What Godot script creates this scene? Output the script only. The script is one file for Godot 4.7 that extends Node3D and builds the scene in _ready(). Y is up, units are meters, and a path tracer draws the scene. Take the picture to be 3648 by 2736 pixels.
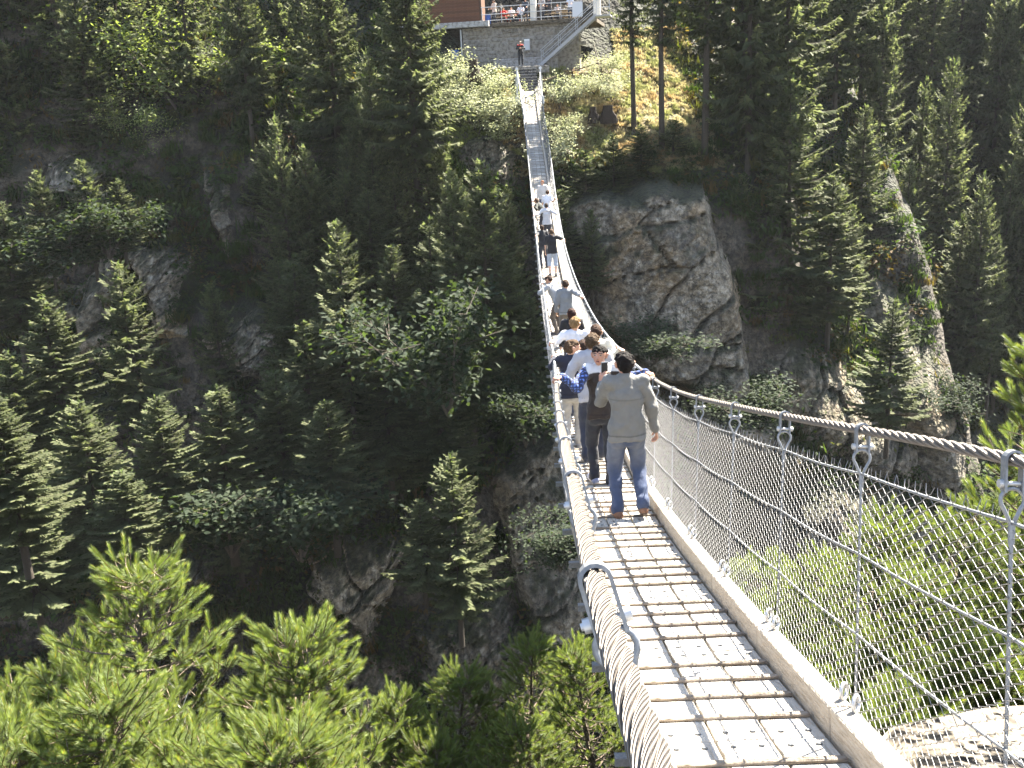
extends Node3D
# A suspension footbridge over a gorge. Units are metres, y up, the view runs towards -z; z distances in this script
# ("far") are metres ahead of the bridge head, so a point at distance d lies at z = -d.

var rng := RandomNumberGenerator.new()
var M := {}
var taken := {}
var cam_basis: Basis
const FOCAL := 1000.0

class MB:
	var v := PackedVector3Array()
	var n := PackedVector3Array()
	var c := PackedColorArray()
	var t := PackedVector2Array()
	var ix := PackedInt32Array()
	var col := Color(1, 1, 1)
	func add(p: Vector3, nn: Vector3, u := Vector2.ZERO) -> int:
		v.append(p); n.append(nn); c.append(col); t.append(u)
		return v.size() - 1
	func quad(a: Vector3, b: Vector3, d: Vector3, e: Vector3) -> void:  # counter-clockwise seen from outside
		var nn := (b - a).cross(e - a)
		if nn.length_squared() < 1e-14:
			nn = (d - a).cross(e - a)
		nn = nn.normalized()
		var i := v.size()
		add(a, nn, Vector2(0, 0)); add(b, nn, Vector2(1, 0)); add(d, nn, Vector2(1, 1)); add(e, nn, Vector2(0, 1))
		ix.append_array([i, i + 2, i + 1, i, i + 3, i + 2])
	func quado(a: Vector3, b: Vector3, d: Vector3, e: Vector3, inside: Vector3) -> void:
		if (b - a).cross(d - a).dot((a + b + d + e) * 0.25 - inside) < 0.0:
			quad(a, e, d, b)
		else:
			quad(a, b, d, e)
	func tri(a: Vector3, b: Vector3, d: Vector3) -> void:
		var nn := (b - a).cross(d - a).normalized()
		var i := v.size()
		add(a, nn); add(b, nn); add(d, nn)
		ix.append_array([i, i + 2, i + 1])
	func trio(a: Vector3, b: Vector3, d: Vector3, inside: Vector3) -> void:
		if (b - a).cross(d - a).dot((a + b + d) / 3.0 - inside) < 0.0:
			tri(a, d, b)
		else:
			tri(a, b, d)
	func box(tr: Transform3D, s: Vector3, bev := 0.0) -> void:
		var h := s * 0.5
		var q := h - Vector3(bev, bev, bev)
		var ce := tr.origin
		var fp := func(axis: int, sg: Vector3) -> Vector3:
			var p := Vector3(q.x * sg.x, q.y * sg.y, q.z * sg.z)
			p[axis] = h[axis] * sg[axis]
			return tr * p
		for axis in 3:
			var u := (axis + 1) % 3
			var w := (axis + 2) % 3
			for s0 in [-1.0, 1.0]:
				var P := []
				for k in [[-1.0, -1.0], [1.0, -1.0], [1.0, 1.0], [-1.0, 1.0]]:
					var sg := Vector3.ZERO
					sg[axis] = s0; sg[u] = k[0]; sg[w] = k[1]
					P.append(fp.call(axis, sg))
				quado(P[0], P[1], P[2], P[3], ce)
			if bev > 0.0:
				for a1 in [-1.0, 1.0]:
					for a2 in [-1.0, 1.0]:
						var s1 := Vector3.ZERO
						s1[u] = a1; s1[w] = a2; s1[axis] = -1.0
						var s2 := s1
						s2[axis] = 1.0
						quado(fp.call(u, s1), fp.call(u, s2), fp.call(w, s2), fp.call(w, s1), ce)
		if bev > 0.0:
			for x in [-1.0, 1.0]:
				for y in [-1.0, 1.0]:
					for z in [-1.0, 1.0]:
						var sg := Vector3(x, y, z)
						trio(fp.call(0, sg), fp.call(1, sg), fp.call(2, sg), ce)
	func tube(pts: PackedVector3Array, rad: PackedFloat32Array, sides: int, caps := true, shut := false) -> void:
		var m := pts.size()
		var T := (pts[1] - pts[0]).normalized()
		var X := T.cross(Vector3.UP if absf(T.y) < 0.9 else Vector3.RIGHT).normalized()
		var first := v.size()
		for j in m:
			var a := pts[(j - 1 + m) % m] if shut else pts[maxi(j - 1, 0)]
			var b := pts[(j + 1) % m] if shut else pts[mini(j + 1, m - 1)]
			T = (b - a).normalized()
			X = (X - T * X.dot(T)).normalized()
			var Y := T.cross(X)
			var r := rad[j] if rad.size() > 1 else rad[0]
			for k in sides:
				var th := TAU * k / sides
				var d := X * cos(th) + Y * sin(th)
				add(pts[j] + d * r, d, Vector2(float(k) / sides, float(j)))
		for j in (m if shut else m - 1):
			var r0 := first + j * sides
			var r1 := first + ((j + 1) % m) * sides
			for k in sides:
				var k2 := (k + 1) % sides
				ix.append_array([r0 + k, r1 + k2, r0 + k2, r0 + k, r1 + k, r1 + k2])
		if caps and not shut and sides > 3:
			for e in 2:
				var j := 0 if e == 0 else m - 1
				var nn := (pts[0] - pts[1]).normalized() if e == 0 else (pts[m - 1] - pts[m - 2]).normalized()
				var ce := add(pts[j], nn)
				for k in sides:
					var p1 := v[first + j * sides + k]
					var p2 := v[first + j * sides + (k + 1) % sides]
					var i1 := add(p1, nn)
					var i2 := add(p2, nn)
					if (p1 - pts[j]).cross(p2 - pts[j]).dot(nn) > 0.0:
						ix.append_array([ce, i2, i1])
					else:
						ix.append_array([ce, i1, i2])
	func rod(a: Vector3, b: Vector3, r: float, sides := 8) -> void:
		tube(PackedVector3Array([a, b]), PackedFloat32Array([r]), sides)
	func smooth() -> void:  # area-weighted normals of what is indexed
		n.fill(Vector3.ZERO)
		for k in range(0, ix.size(), 3):
			var a := ix[k]; var b := ix[k + 1]; var d := ix[k + 2]
			var f := (v[d] - v[a]).cross(v[b] - v[a])
			n[a] += f; n[b] += f; n[d] += f
		for k in n.size():
			n[k] = n[k].normalized() if n[k].length_squared() > 0.0 else Vector3.UP
	func mesh() -> ArrayMesh:
		var am := ArrayMesh.new()
		if v.is_empty():
			return am
		var a := []
		a.resize(Mesh.ARRAY_MAX)
		a[Mesh.ARRAY_VERTEX] = v; a[Mesh.ARRAY_NORMAL] = n; a[Mesh.ARRAY_COLOR] = c; a[Mesh.ARRAY_TEX_UV] = t; a[Mesh.ARRAY_INDEX] = ix
		am.add_surface_from_arrays(Mesh.PRIMITIVE_TRIANGLES, a)
		return am

func put(mb, called: String, mat: Material, parent: Node = null, at := Transform3D()) -> MeshInstance3D:
	var o := MeshInstance3D.new()
	o.mesh = mb.mesh() if mb is MB else mb
	o.material_override = mat
	o.transform = at
	if parent:
		o.name = called
		parent.add_child(o, true)
	else:
		o.name = numbered(called)
		add_child(o, true)
	return o

func numbered(called: String) -> String:
	var k: int = taken.get(called, 0)
	taken[called] = k + 1
	return called if k == 0 else "%s_%03d" % [called, k]

func tag(o: Node, label: String, category: String, group := "", kind := "") -> Node:
	if label: o.set_meta("label", label)
	if category: o.set_meta("category", category)
	if group: o.set_meta("group", group)
	if kind: o.set_meta("kind", kind)
	return o

func thing(called: String, label: String, category: String, at: Vector3, group := "", yaw := 0.0) -> Node3D:
	var o := Node3D.new()
	o.name = numbered(called)
	add_child(o, true)
	o.position = at
	o.rotation.y = yaw
	tag(o, label, category, group)
	return o

func dup(o: Node3D, label: String, group := "") -> Node3D:
	var base := String(o.name)
	var cut := base.length()
	if base.length() > 4 and base[base.length() - 4] == "_" and base.right(3).is_valid_int():
		cut -= 4
	var r: Node3D = o.duplicate()
	r.name = numbered(base.left(cut))
	add_child(r, true)
	r.set_meta("label", label)
	if group: r.set_meta("group", group)
	return r

# the point that lies at distance `far` ahead and shows at (px, py) in a 1024 x 768 view: used once, to survey the place
func at(px: float, py: float, far: float) -> Vector3:
	var d := cam_basis * Vector3((px - 512.0) / FOCAL, (384.0 - py) / FOCAL, -1.0)
	return d * (far / -d.z)

func seen(p: Vector3, margin := 40.0) -> bool:
	var q := cam_basis.inverse() * p
	if q.z > -0.2: return false
	var x := 512.0 + FOCAL * q.x / -q.z
	var y := 384.0 - FOCAL * q.y / -q.z
	return x > -margin and x < 1024.0 + margin and y > -margin and y < 768.0 + margin

func along(xs: Array, ys: Array, x: float) -> float:
	if x <= xs[0]: return ys[0]
	for k in range(1, xs.size()):
		if x <= xs[k]:
			var f: float = (x - xs[k - 1]) / (xs[k] - xs[k - 1])
			return lerpf(ys[k - 1], ys[k], f)
	return ys[-1]

func soft(xs: Array, ys: Array, x: float) -> float:  # smooth curve through the points
	var k := 0
	while k < xs.size() - 2 and x > xs[k + 1]: k += 1
	var a: float = ys[maxi(k - 1, 0)]; var b: float = ys[k]; var d: float = ys[k + 1]; var e: float = ys[mini(k + 2, ys.size() - 1)]
	return cubic_interpolate(b, d, a, e, clampf((x - xs[k]) / (xs[k + 1] - xs[k]), 0.0, 1.0))

func ns(freq: float, seed_: int, oct := 4, kind := FastNoiseLite.TYPE_SIMPLEX_SMOOTH) -> FastNoiseLite:
	var f := FastNoiseLite.new()
	f.noise_type = kind
	f.seed = seed_
	f.frequency = freq
	f.fractal_octaves = oct
	f.fractal_type = FastNoiseLite.FRACTAL_FBM if oct > 1 else FastNoiseLite.FRACTAL_NONE
	return f

func tex(f: FastNoiseLite, stops: Array, side := 256, stretch := 1) -> ImageTexture:  # stops: [[at, Color], ...] in sRGB
	var im := f.get_seamless_image(side, side)
	var ramp := []
	for k in 256:
		var x := k / 255.0
		var c: Color = stops[0][1]
		for j in range(1, stops.size()):
			if x >= stops[j - 1][0]:
				c = (stops[j - 1][1] as Color).lerp(stops[j][1], clampf((x - stops[j - 1][0]) / (stops[j][0] - stops[j - 1][0]), 0, 1))
		ramp.append(c)
	var data := im.get_data()
	var out := PackedByteArray()
	out.resize(side * side * 3)
	for y in side:
		for x in side:
			var c: Color = ramp[data[((y / stretch) if stretch > 1 else y) * side + x]]
			var i := (y * side + x) * 3
			out[i] = int(c.r * 255.0); out[i + 1] = int(c.g * 255.0); out[i + 2] = int(c.b * 255.0)
	return ImageTexture.create_from_image(Image.create_from_data(side, side, false, Image.FORMAT_RGB8, out))

func bump(f: FastNoiseLite, strength: float, side := 256) -> ImageTexture:
	var im := f.get_seamless_image(side, side)
	im.convert(Image.FORMAT_RGB8)
	im.bump_map_to_normal_map(strength)
	return ImageTexture.create_from_image(im)

func mat(called: String, c: Color, rough := 0.85, metal := 0.0) -> StandardMaterial3D:  # c is a linear base colour
	var m := StandardMaterial3D.new()
	m.resource_name = called
	m.albedo_color = c.linear_to_srgb()
	m.roughness = rough
	m.metallic = metal
	m.vertex_color_use_as_albedo = true
	M[called] = m
	return m

func tri_map(m: StandardMaterial3D, albedo: Texture2D, normal: Texture2D, scale_: Vector3, depth := 1.0) -> void:
	m.uv1_triplanar = true
	m.uv1_scale = scale_
	if albedo: m.albedo_texture = albedo
	if normal:
		m.normal_enabled = true
		m.normal_texture = normal
		m.normal_scale = depth

func materials() -> void:
	var g := Color(1, 1, 1)
	var m := mat("rock", g, 0.9)
	tri_map(m, stone_tex(512), bump(ns(0.03, 9, 6), 16.0, 512), Vector3(0.16, 0.16, 0.16), 1.6)
	m = mat("earth", g, 1.0)
	tri_map(m, tex(ns(0.03, 15, 6), [[0.0, Color(0.45, 0.45, 0.42)], [0.5, Color(0.85, 0.85, 0.8)], [1.0, Color(1, 1, 1)]], 256), bump(ns(0.06, 19, 5), 10.0), Vector3(0.5, 0.5, 0.5), 1.0)
	m = mat("needle", g, 0.75)
	m.metallic_specular = 0.3
	m.backlight_enabled = true
	m.backlight = Color(0.98, 1.0, 0.85)
	m.cull_mode = BaseMaterial3D.CULL_DISABLED
	m = mat("pine_needle", g, 0.52)
	m.metallic_specular = 0.5
	m.backlight_enabled = true
	m.backlight = Color(0.98, 1.0, 0.65)
	m.cull_mode = BaseMaterial3D.CULL_DISABLED
	m = mat("leaf", g, 0.75)
	m.metallic_specular = 0.3
	m.backlight_enabled = true
	m.backlight = Color(0.95, 1.0, 0.6)
	m.cull_mode = BaseMaterial3D.CULL_DISABLED
	m = mat("pale_leaf", g, 0.8)
	m.metallic_specular = 0.3
	m.backlight_enabled = true
	m.backlight = Color(0.9, 0.9, 0.82)
	m.cull_mode = BaseMaterial3D.CULL_DISABLED
	m = mat("bark", g, 0.95)
	tri_map(m, tex(ns(0.05, 25, 5), [[0.0, Color(0.5, 0.48, 0.46)], [0.6, Color(0.95, 0.93, 0.9)], [1.0, Color(1, 1, 1)]]), bump(ns(0.07, 29, 4), 14.0), Vector3(3, 0.8, 3), 1.0)
	m = mat("plank", g, 0.8)
	tri_map(m, tex(ns(0.03, 35, 5), [[0.0, Color(0.8, 0.77, 0.72)], [0.5, Color(0.95, 0.93, 0.91)], [1.0, Color(1, 1, 1)]]), bump(ns(0.05, 39, 4), 8.0), Vector3(6, 6, 0.7), 0.8)
	m = mat("cross_wood", g, 0.85)
	tri_map(m, tex(ns(0.03, 45, 5), [[0.0, Color(0.6, 0.56, 0.52)], [0.5, Color(0.9, 0.88, 0.84)], [1.0, Color(1, 1, 1)]]), bump(ns(0.05, 49, 4), 8.0), Vector3(0.8, 7, 7), 0.8)
	m = mat("zinc", Color(0.3, 0.31, 0.32), 0.5, 0.55)
	tri_map(m, tex(ns(0.05, 55, 3), [[0.0, Color(0.78, 0.8, 0.83)], [1.0, Color(1, 1, 1)]], 128), null, Vector3(9, 9, 9))
	m = mat("wire", Color(0.19, 0.19, 0.192), 0.42, 0.35)
	m = mat("bolt", Color(0.5, 0.51, 0.52), 0.4, 0.5)
	m = mat("rope", Color(0.28, 0.255, 0.235), 0.5, 0.35)
	m.normal_enabled = true
	m.normal_texture = wire_lay()
	m.normal_scale = 1.3
	m.albedo_texture = wire_lay_tone()
	m = mat("cloth", g, 0.9)
	tri_map(m, null, bump(ns(0.12, 65, 3), 5.0, 128), Vector3(6, 6, 6), 0.6)
	m.rim_enabled = true
	m.rim = 0.2
	m = mat("skin", g, 0.55)
	m.subsurf_scatter_enabled = true
	m.subsurf_scatter_strength = 0.12
	m = mat("hair", g, 0.7)
	m.metallic_specular = 0.25
	tri_map(m, null, bump(ns(0.1, 75, 3), 12.0, 128), Vector3(20, 5, 20), 1.0)
	m = mat("shoe", g, 0.7)
	m = mat("painted", g, 0.6)
	m = mat("glossy_black", Color(0.02, 0.02, 0.022), 0.12)
	m = mat("concrete", g, 0.9)
	tri_map(m, tex(ns(0.02, 85, 6), [[0.0, Color(0.6, 0.58, 0.55)], [0.5, Color(0.9, 0.89, 0.87)], [1.0, Color(1, 1, 1)]]), bump(ns(0.06, 89, 5), 8.0), Vector3(0.6, 0.6, 0.6), 0.9)
	m = mat("boards", g, 0.8)
	tri_map(m, tex(ns(0.03, 95, 5), [[0.0, Color(0.7, 0.66, 0.6)], [0.5, Color(0.93, 0.9, 0.87)], [1.0, Color(1, 1, 1)]]), null, Vector3(0.4, 5, 0.4))

func stone_tex(side: int) -> ImageTexture:  # weathered gneiss: mottled, with dark hairline cracks and pale lichen dots
	var base := ns(0.022, 5, 6)
	base.fractal_gain = 0.68
	var a := base.get_seamless_image(side, side).get_data()
	var cr := ns(0.006, 6, 3).get_seamless_image(side, side).get_data()
	var cr2 := ns(0.016, 16, 2).get_seamless_image(side, side).get_data()
	var sp := ns(0.07, 7, 3).get_seamless_image(side, side).get_data()
	var out := PackedByteArray()
	out.resize(side * side * 3)
	for i in side * side:
		var t := a[i] / 255.0
		var v := 0.5 + 0.5 * smoothstep(0.25, 0.75, t)
		var d := minf(absf(cr[i] - 128.0) / 5.0, absf(cr2[i] - 120.0) / 4.0)
		v *= 0.35 + 0.65 * minf(1.0, d)
		var l := smoothstep(0.7, 0.8, sp[i] / 255.0) * 0.45
		v = minf(1.0, v + l)
		var w := 0.5 + 0.5 * sin(t * 9.0)
		out[i * 3] = int(255.0 * v)
		out[i * 3 + 1] = int(255.0 * v * (0.955 + 0.02 * w))
		out[i * 3 + 2] = int(255.0 * v * (0.875 + 0.07 * w))
	return ImageTexture.create_from_image(Image.create_from_data(side, side, false, Image.FORMAT_RGB8, out))

func wire_lay() -> ImageTexture:  # fine wires of a rope strand, running across the strand at a slant
	var im := Image.create(64, 64, false, Image.FORMAT_RGB8)
	for y in 64:
		for x in 64:
			var ph := (x * 3.0 + y) / 64.0 * 2.0
			var h := absf(sin(ph * PI))
			im.set_pixel(x, y, Color(h, h, h))
	im.bump_map_to_normal_map(14.0)
	return ImageTexture.create_from_image(im)

func wire_lay_tone() -> ImageTexture:
	var im := Image.create(64, 64, false, Image.FORMAT_RGB8)
	for y in 64:
		for x in 64:
			var h := 0.62 + 0.38 * sqrt(absf(sin((x * 3.0 + y) / 64.0 * TAU)))
			im.set_pixel(x, y, Color(h, h * 0.985, h * 0.96))
	return ImageTexture.create_from_image(im)

# ---- the footbridge -------------------------------------------------------------------------------------------------
const BAY := 1.28
const BAY0 := -0.06
const BAYS := 55

func deck_y(z: float) -> float:
	return -1.65 - 0.2843 * z + 0.004688 * z * z
func mid_x(z: float) -> float:
	return soft([-6, 0, 3, 10, 16, 25, 35, 45, 55, 62, 72], [0.93, 0.93, 0.93, 1.0, 1.2, 1.42, 1.6, 1.8, 1.98, 2.02, 2.06], z)
func half_x(z: float) -> float:
	return soft([-6, 0, 3, 6, 10, 16, 35, 45, 55, 62, 72], [0.85, 0.83, 0.8, 0.68, 0.545, 0.52, 0.49, 0.54, 0.6, 0.63, 0.76], z)
func D(z: float, side := 0.0, up := 0.0) -> Vector3:
	return Vector3(mid_x(z) + side, deck_y(z) + up, -z)
func cable(z: float, s: float) -> Vector3:
	var x: float
	if z > 16.0: x = mid_x(z) + s * half_x(z)
	elif s < 0.0: x = soft([-6, 0, 1.5, 2.85, 4.1, 7, 10.4, 16], [-0.1, 0.08, 0.125, 0.172, 0.22, 0.335, 0.48, 0.68], z)
	else: x = soft([-6, 0, 4, 6, 10, 13, 16], [1.5, 1.5, 1.5, 1.535, 1.54, 1.62, 1.72], z)
	return Vector3(x, deck_y(z) + soft([-6, 0, 1.5, 3.5, 6.5, 9, 13, 72], [1.2, 1.28, 1.31, 1.365, 1.325, 1.28, 1.3, 1.3], z), -z)
func joint_top(z: float, s: float) -> Vector3:  # hangers stand square to the deck
	return cable(z - 1.27 * (-0.2843 + 2.0 * 0.004688 * z), s)

func bar(mb: MB, pts: Array, wide: Vector3, w: float, th: float) -> void:  # a flat bar bent along pts
	var wd := wide.normalized() * w * 0.5
	var ring := []
	for j in pts.size():
		var T: Vector3 = (pts[mini(j + 1, pts.size() - 1)] - pts[maxi(j - 1, 0)]).normalized()
		var N := T.cross(wide).normalized() * th * 0.5
		ring.append([pts[j] + wd + N, pts[j] + wd - N, pts[j] - wd - N, pts[j] - wd + N])
	for j in pts.size() - 1:
		var ce: Vector3 = (pts[j] + pts[j + 1]) * 0.5
		for k in 4:
			mb.quado(ring[j][k], ring[j][(k + 1) % 4], ring[j + 1][(k + 1) % 4], ring[j + 1][k], ce)
	mb.quado(ring[0][0], ring[0][1], ring[0][2], ring[0][3], pts[1])
	var e := pts.size() - 1
	mb.quado(ring[e][0], ring[e][1], ring[e][2], ring[e][3], pts[e - 1])

func twisted(mb: MB, s: float, z0: float, z1: float, ds: float, per: int, phase: float) -> float:
	var R := 0.0205
	var sides := 6 * per
	var z := z0
	var ring := 0
	var first := mb.v.size()
	var lay := 0.48
	var run := phase
	var last := cable(z0, s)
	while true:
		var p := cable(z, s)
		run += p.distance_to(last)
		last = p
		var T := (cable(z + 0.02, s) - cable(z - 0.02, s)).normalized()
		var X := T.cross(Vector3.UP).normalized()
		var Y := X.cross(T)
		for k in sides + 1:
			var local := (float(k % per) + 0.5) / per * 2.0 - 1.0
			if k == sides: local = 0.5 / per * 2.0 - 1.0
			var phi := local * PI / 6.0
			var r := R * (0.667 * cos(phi) + sqrt(maxf(0.0, 0.1111 - pow(0.667 * sin(phi), 2.0))))
			var th := (k + 0.5) * TAU / sides - run / lay * TAU
			mb.add(p + (X * cos(th) + Y * sin(th)) * r, Vector3.ZERO, Vector2(float(k) / per * 1.0, run * 5.0))
		ring += 1
		if z >= z1: break
		z = minf(z + ds, z1)
	for j in ring - 1:
		for k in sides:
			var a := first + j * (sides + 1) + k
			var b := a + sides + 1
			mb.ix.append_array([a, b + 1, a + 1, a, b, b + 1])
	return run

func chain_link(sides: int, r: float) -> ArrayMesh:  # a piece of 1.3 x 1.1 m: interlocked zigzag wires, 50 mm apart
	var mb := MB.new()
	var g := RandomNumberGenerator.new()
	g.seed = 4
	for j in 26:
		var x := (j + 0.5) * 0.05
		var pts := PackedVector3Array()
		var flip := 1.0 if j % 2 == 0 else -1.0
		for i in 46:
			var y := i * 0.0245 - 0.005
			var dx := 0.0265 * flip
			var dz := 0.0028 * flip
			pts.append(Vector3(x + dx, y - 0.0035, dz + 0.002))
			pts.append(Vector3(x + dx, y + 0.0035, dz - 0.002))
			if sides > 3:
				pts.append(Vector3(x + dx * 0.12, y + 0.0115, 0.0))
			flip = -flip
		pts.append(Vector3(x + g.randf_range(-0.01, 0.01), 1.135 + g.randf_range(0, 0.012), g.randf_range(-0.012, 0.012)))
		mb.tube(pts, PackedFloat32Array([r]), sides, false)
	return mb.mesh()

func ring_mesh(R: float, r: float) -> ArrayMesh:
	var mb := MB.new()
	var pts := PackedVector3Array()
	for k in 14:
		pts.append(Vector3(cos(TAU * k / 14) * R, sin(TAU * k / 14) * R, 0))
	mb.tube(pts, PackedFloat32Array([r]), 7, false, true)
	mb.rod(Vector3(0, -R, 0), Vector3(0, -R - 0.05, 0), r * 0.9, 7)
	mb.tube(PackedVector3Array([Vector3(0, -R - 0.012, 0), Vector3(0, -R - 0.026, 0)]), PackedFloat32Array([0.016]), 6)
	return mb.mesh()

func bridge() -> void:
	var b0 := D(0)
	var br := thing("suspension_bridge", "long swaying plank footbridge hung from two steel ropes with chain-link sides, crossing the gorge", "footbridge", b0)
	var home := Transform3D(Basis(), -b0)
	rng.seed = 11
	# planks: three tones of each lane
	var planks := []
	for k in 5:
		var mb := MB.new()
		var w := 0.5 + 0.05 * sin(k * 2.3)
		mb.col = Color(w, w * 0.965, w * 0.88)
		mb.box(Transform3D(Basis(), Vector3(0, -0.0225, 0)), Vector3(0.232, 0.045, 1.268), 0.005)
		planks.append(mb.mesh())
	var bolts := MB.new()
	bolts.col = Color(0.8, 0.8, 0.8)
	for x in [-0.06, 0.06]:
		for z in [-0.56, 0.56]:
			bolts.tube(PackedVector3Array([Vector3(x, 0.0, z), Vector3(x, 0.004, z), Vector3(x, 0.006, z)]), PackedFloat32Array([0.014, 0.014, 0.008]), 7)
	var bolts_m := bolts.mesh()
	var battens := []
	for k in 4:
		var mb := MB.new()
		var w := 0.28 + 0.05 * sin(k * 1.7)
		mb.col = Color(w * 1.0, w * 0.87, w * 0.74)
		mb.box(Transform3D(Basis(Vector3.UP, 0.004 * (k - 1.5)), Vector3(0.01 * (k - 1.5), 0.009, 0)), Vector3(0.715, 0.018, 0.042), 0.005)
		battens.append(mb.mesh())
	var kerbs := []
	for k in 3:
		var mb := MB.new()
		var w := 0.42 + 0.04 * sin(k * 2.9)
		mb.col = Color(w * 1.02, w * 0.94, w * 0.8)
		mb.box(Transform3D(), Vector3(0.1, 0.17, 1.262), 0.006)
		kerbs.append(mb.mesh())
	var beam := MB.new()
	beam.box(Transform3D(Basis(), Vector3(0, -0.075, -0.03)), Vector3(1.12, 0.06, 0.008))
	beam.box(Transform3D(Basis(), Vector3(0, -0.049, 0.004)), Vector3(1.12, 0.007, 0.06))
	var beam_m := beam.mesh()
	var ring := ring_mesh(0.035, 0.009)
	var net_near := chain_link(5, 0.0016)
	var net_far := chain_link(3, 0.0014)
	# the hanger of one joint, for each side: the foot differs from joint to joint, so rods are built singly
	for k in BAYS:
		var z0 := BAY0 + BAY * k
		var z1 := z0 + BAY
		var A := D(z0)
		var B := D(z1)
		var f := (B - A).normalized()
		var rt := f.cross(Vector3.UP).normalized()
		var up := rt.cross(f)
		var ln := A.distance_to(B)
		var fr := Transform3D(Basis(rt, up, -f), (A + B) * 0.5 - b0)
		for lane in 3:
			var p := put(planks[rng.randi() % 5], "plank", M.plank, br, fr * Transform3D(Basis(Vector3.UP, rng.randf_range(-0.003, 0.003)).scaled_local(Vector3(1, 1, (ln - 0.013) / 1.268)), Vector3((lane - 1) * 0.244, rng.randf_range(-0.003, 0.003), 0)))
			if k < 12:
				tag(put(bolts_m, "bolt_heads", M.zinc, p), "", "", "", "stuff")
		for q in 4:
			put(battens[rng.randi() % 4], "tread_batten", M.cross_wood, br, fr * Transform3D(Basis(Vector3.UP, rng.randf_range(-0.012, 0.012)), Vector3(rng.randf_range(-0.012, 0.012), 0.001, ln * 0.5 - ln * (0.2 * (q + 1) + rng.randf_range(-0.008, 0.008)))))
		put(beam_m, "cross_beam", M.zinc, br, fr * Transform3D(Basis(), Vector3(0, 0, ln * 0.5)))
		for s: float in [-1.0, 1.0]:
			put(kerbs[rng.randi() % 3], "kerb_board", M.plank, br, fr * Transform3D(Basis().scaled(Vector3(1, 1, (ln - 0.02) / 1.262)), Vector3(s * 0.425, 0.045, 0)))
			# chain-link panel of the bay
			var bot0 := D(z0) + rt * s * 0.475 + up * 0.115
			var bot1 := D(z1) + rt * s * 0.475 + up * 0.115
			var d0 := (bot0 - joint_top(z0, s)).normalized()
			var d1 := (bot1 - joint_top(z1, s)).normalized()
			var top0 := joint_top(z0, s) + d0 * 0.19
			var top1 := joint_top(z1, s) + d1 * 0.19
			var ex := ((bot1 - bot0) + (top1 - top0)) * 0.5
			var ey := ((top0 - bot0) + (top1 - bot1)) * 0.5
			var mid := (bot0 + bot1 + top0 + top1) * 0.25
			var nn := ex.cross(ey).normalized()
			put(net_near if k < 8 else net_far, "chain_link_panel", M.wire, br, Transform3D(Basis(ex / 1.3, ey / 1.1, nn), mid - ex * 0.5 - ey * 0.5 - b0))
			# hanger at the joint
			var C := joint_top(z0, s)
			var T := (joint_top(z0 + 0.05, s) - joint_top(z0 - 0.05, s)).normalized()
			var foot := A + rt * s * 0.485 + up * 0.06
			var dn := (foot - C)
			dn = (dn - T * dn.dot(T) * 0.0).normalized()
			var S := T.cross(dn).normalized()
			if S.x * s < 0.0: S = -S
			var near := k < 14
			var mb := MB.new()
			var path := []
			var ri := 0.0265
			path.append(C + S * ri + dn * 0.098)
			var steps := 8 if near else 3
			for j in steps + 1:
				var a := PI * j / steps
				path.append(C + S * ri * cos(a) - dn * ri * sin(a))
			path.append(C - S * ri + dn * 0.098)
			bar(mb, path, T, 0.031, 0.0075)
			var clamp := put(mb, "cable_clamp", M.zinc, br, home)
			mb = MB.new()
			var bc := C + dn * 0.072
			mb.rod(bc - S * 0.036, bc + S * 0.048, 0.007, 7)
			for e: float in [-0.036, 0.036]:
				mb.tube(PackedVector3Array([bc + S * (e - 0.007), bc + S * (e + 0.007)]), PackedFloat32Array([0.0135]), 6)
			put(mb, "clamp_bolt", M.bolt, clamp)
			mb = MB.new()
			var ec := C + dn * 0.122
			var loop := PackedVector3Array()
			loop.append(C + dn * 0.212)
			loop.append(C + dn * 0.19 + S * 0.006)
			var seg := 12 if near else 6
			for j in seg + 1:
				var a := lerpf(-0.75, PI + 0.75, float(j) / seg)
				loop.append(ec + S * cos(a) * 0.036 - dn * sin(a) * 0.036)
			loop.append(C + dn * 0.19 - S * 0.006)
			loop.append(C + dn * 0.214)
			mb.tube(loop, PackedFloat32Array([0.0066]), 7 if near else 4, false)
			mb.tube(PackedVector3Array([C + dn * 0.195, C + dn * 0.2, C + dn * 0.25, C + dn * 0.265]), PackedFloat32Array([0.008, 0.011, 0.01, 0.007]), 8)
			mb.rod(C + dn * 0.2, foot, 0.0062, 7 if near else 4)
			put(mb, "hanger_rod", M.zinc, br, home)
			if k < 20:
				for e: float in [-0.075, 0.085]:
					put(ring, "eye_bolt", M.bolt, br, Transform3D(Basis(rt, up, -f) * Basis(Vector3.UP, 0.9 * s) * Basis(Vector3.BACK, -0.5 * s), A + rt * s * 0.468 + up * 0.165 + f * e - b0))
	# the long ropes
	for s: float in [-1.0, 1.0]:
		var mb := MB.new()
		var run := twisted(mb, s, 0.1 if s < 0 else 1.2, 3.4 if s < 0 else 5.5, 0.009, 12, 0.0)
		run = twisted(mb, s, 3.4 if s < 0 else 5.5, 11.0, 0.02, 7, run)
		mb.smooth()
		put(mb, "main_cable", M.rope, br, home)
		mb = MB.new()
		var pts := PackedVector3Array()
		pts.append(cable(-1.0, s) + Vector3(0, -1.1, 5.5))
		var z := -1.0
		while z <= (0.1 if s < 0 else 1.2):
			pts.append(cable(z, s)); z += 0.1
		mb.tube(pts, PackedFloat32Array([0.0195]), 12)
		pts = PackedVector3Array()
		z = 11.0
		while z < 70.4:
			pts.append(cable(z, s)); z += 0.66
		pts.append(cable(70.3, s))
		mb.tube(pts, PackedFloat32Array([0.0195]), 10)
		put(mb, "main_cable", M.zinc, br, home)
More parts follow.
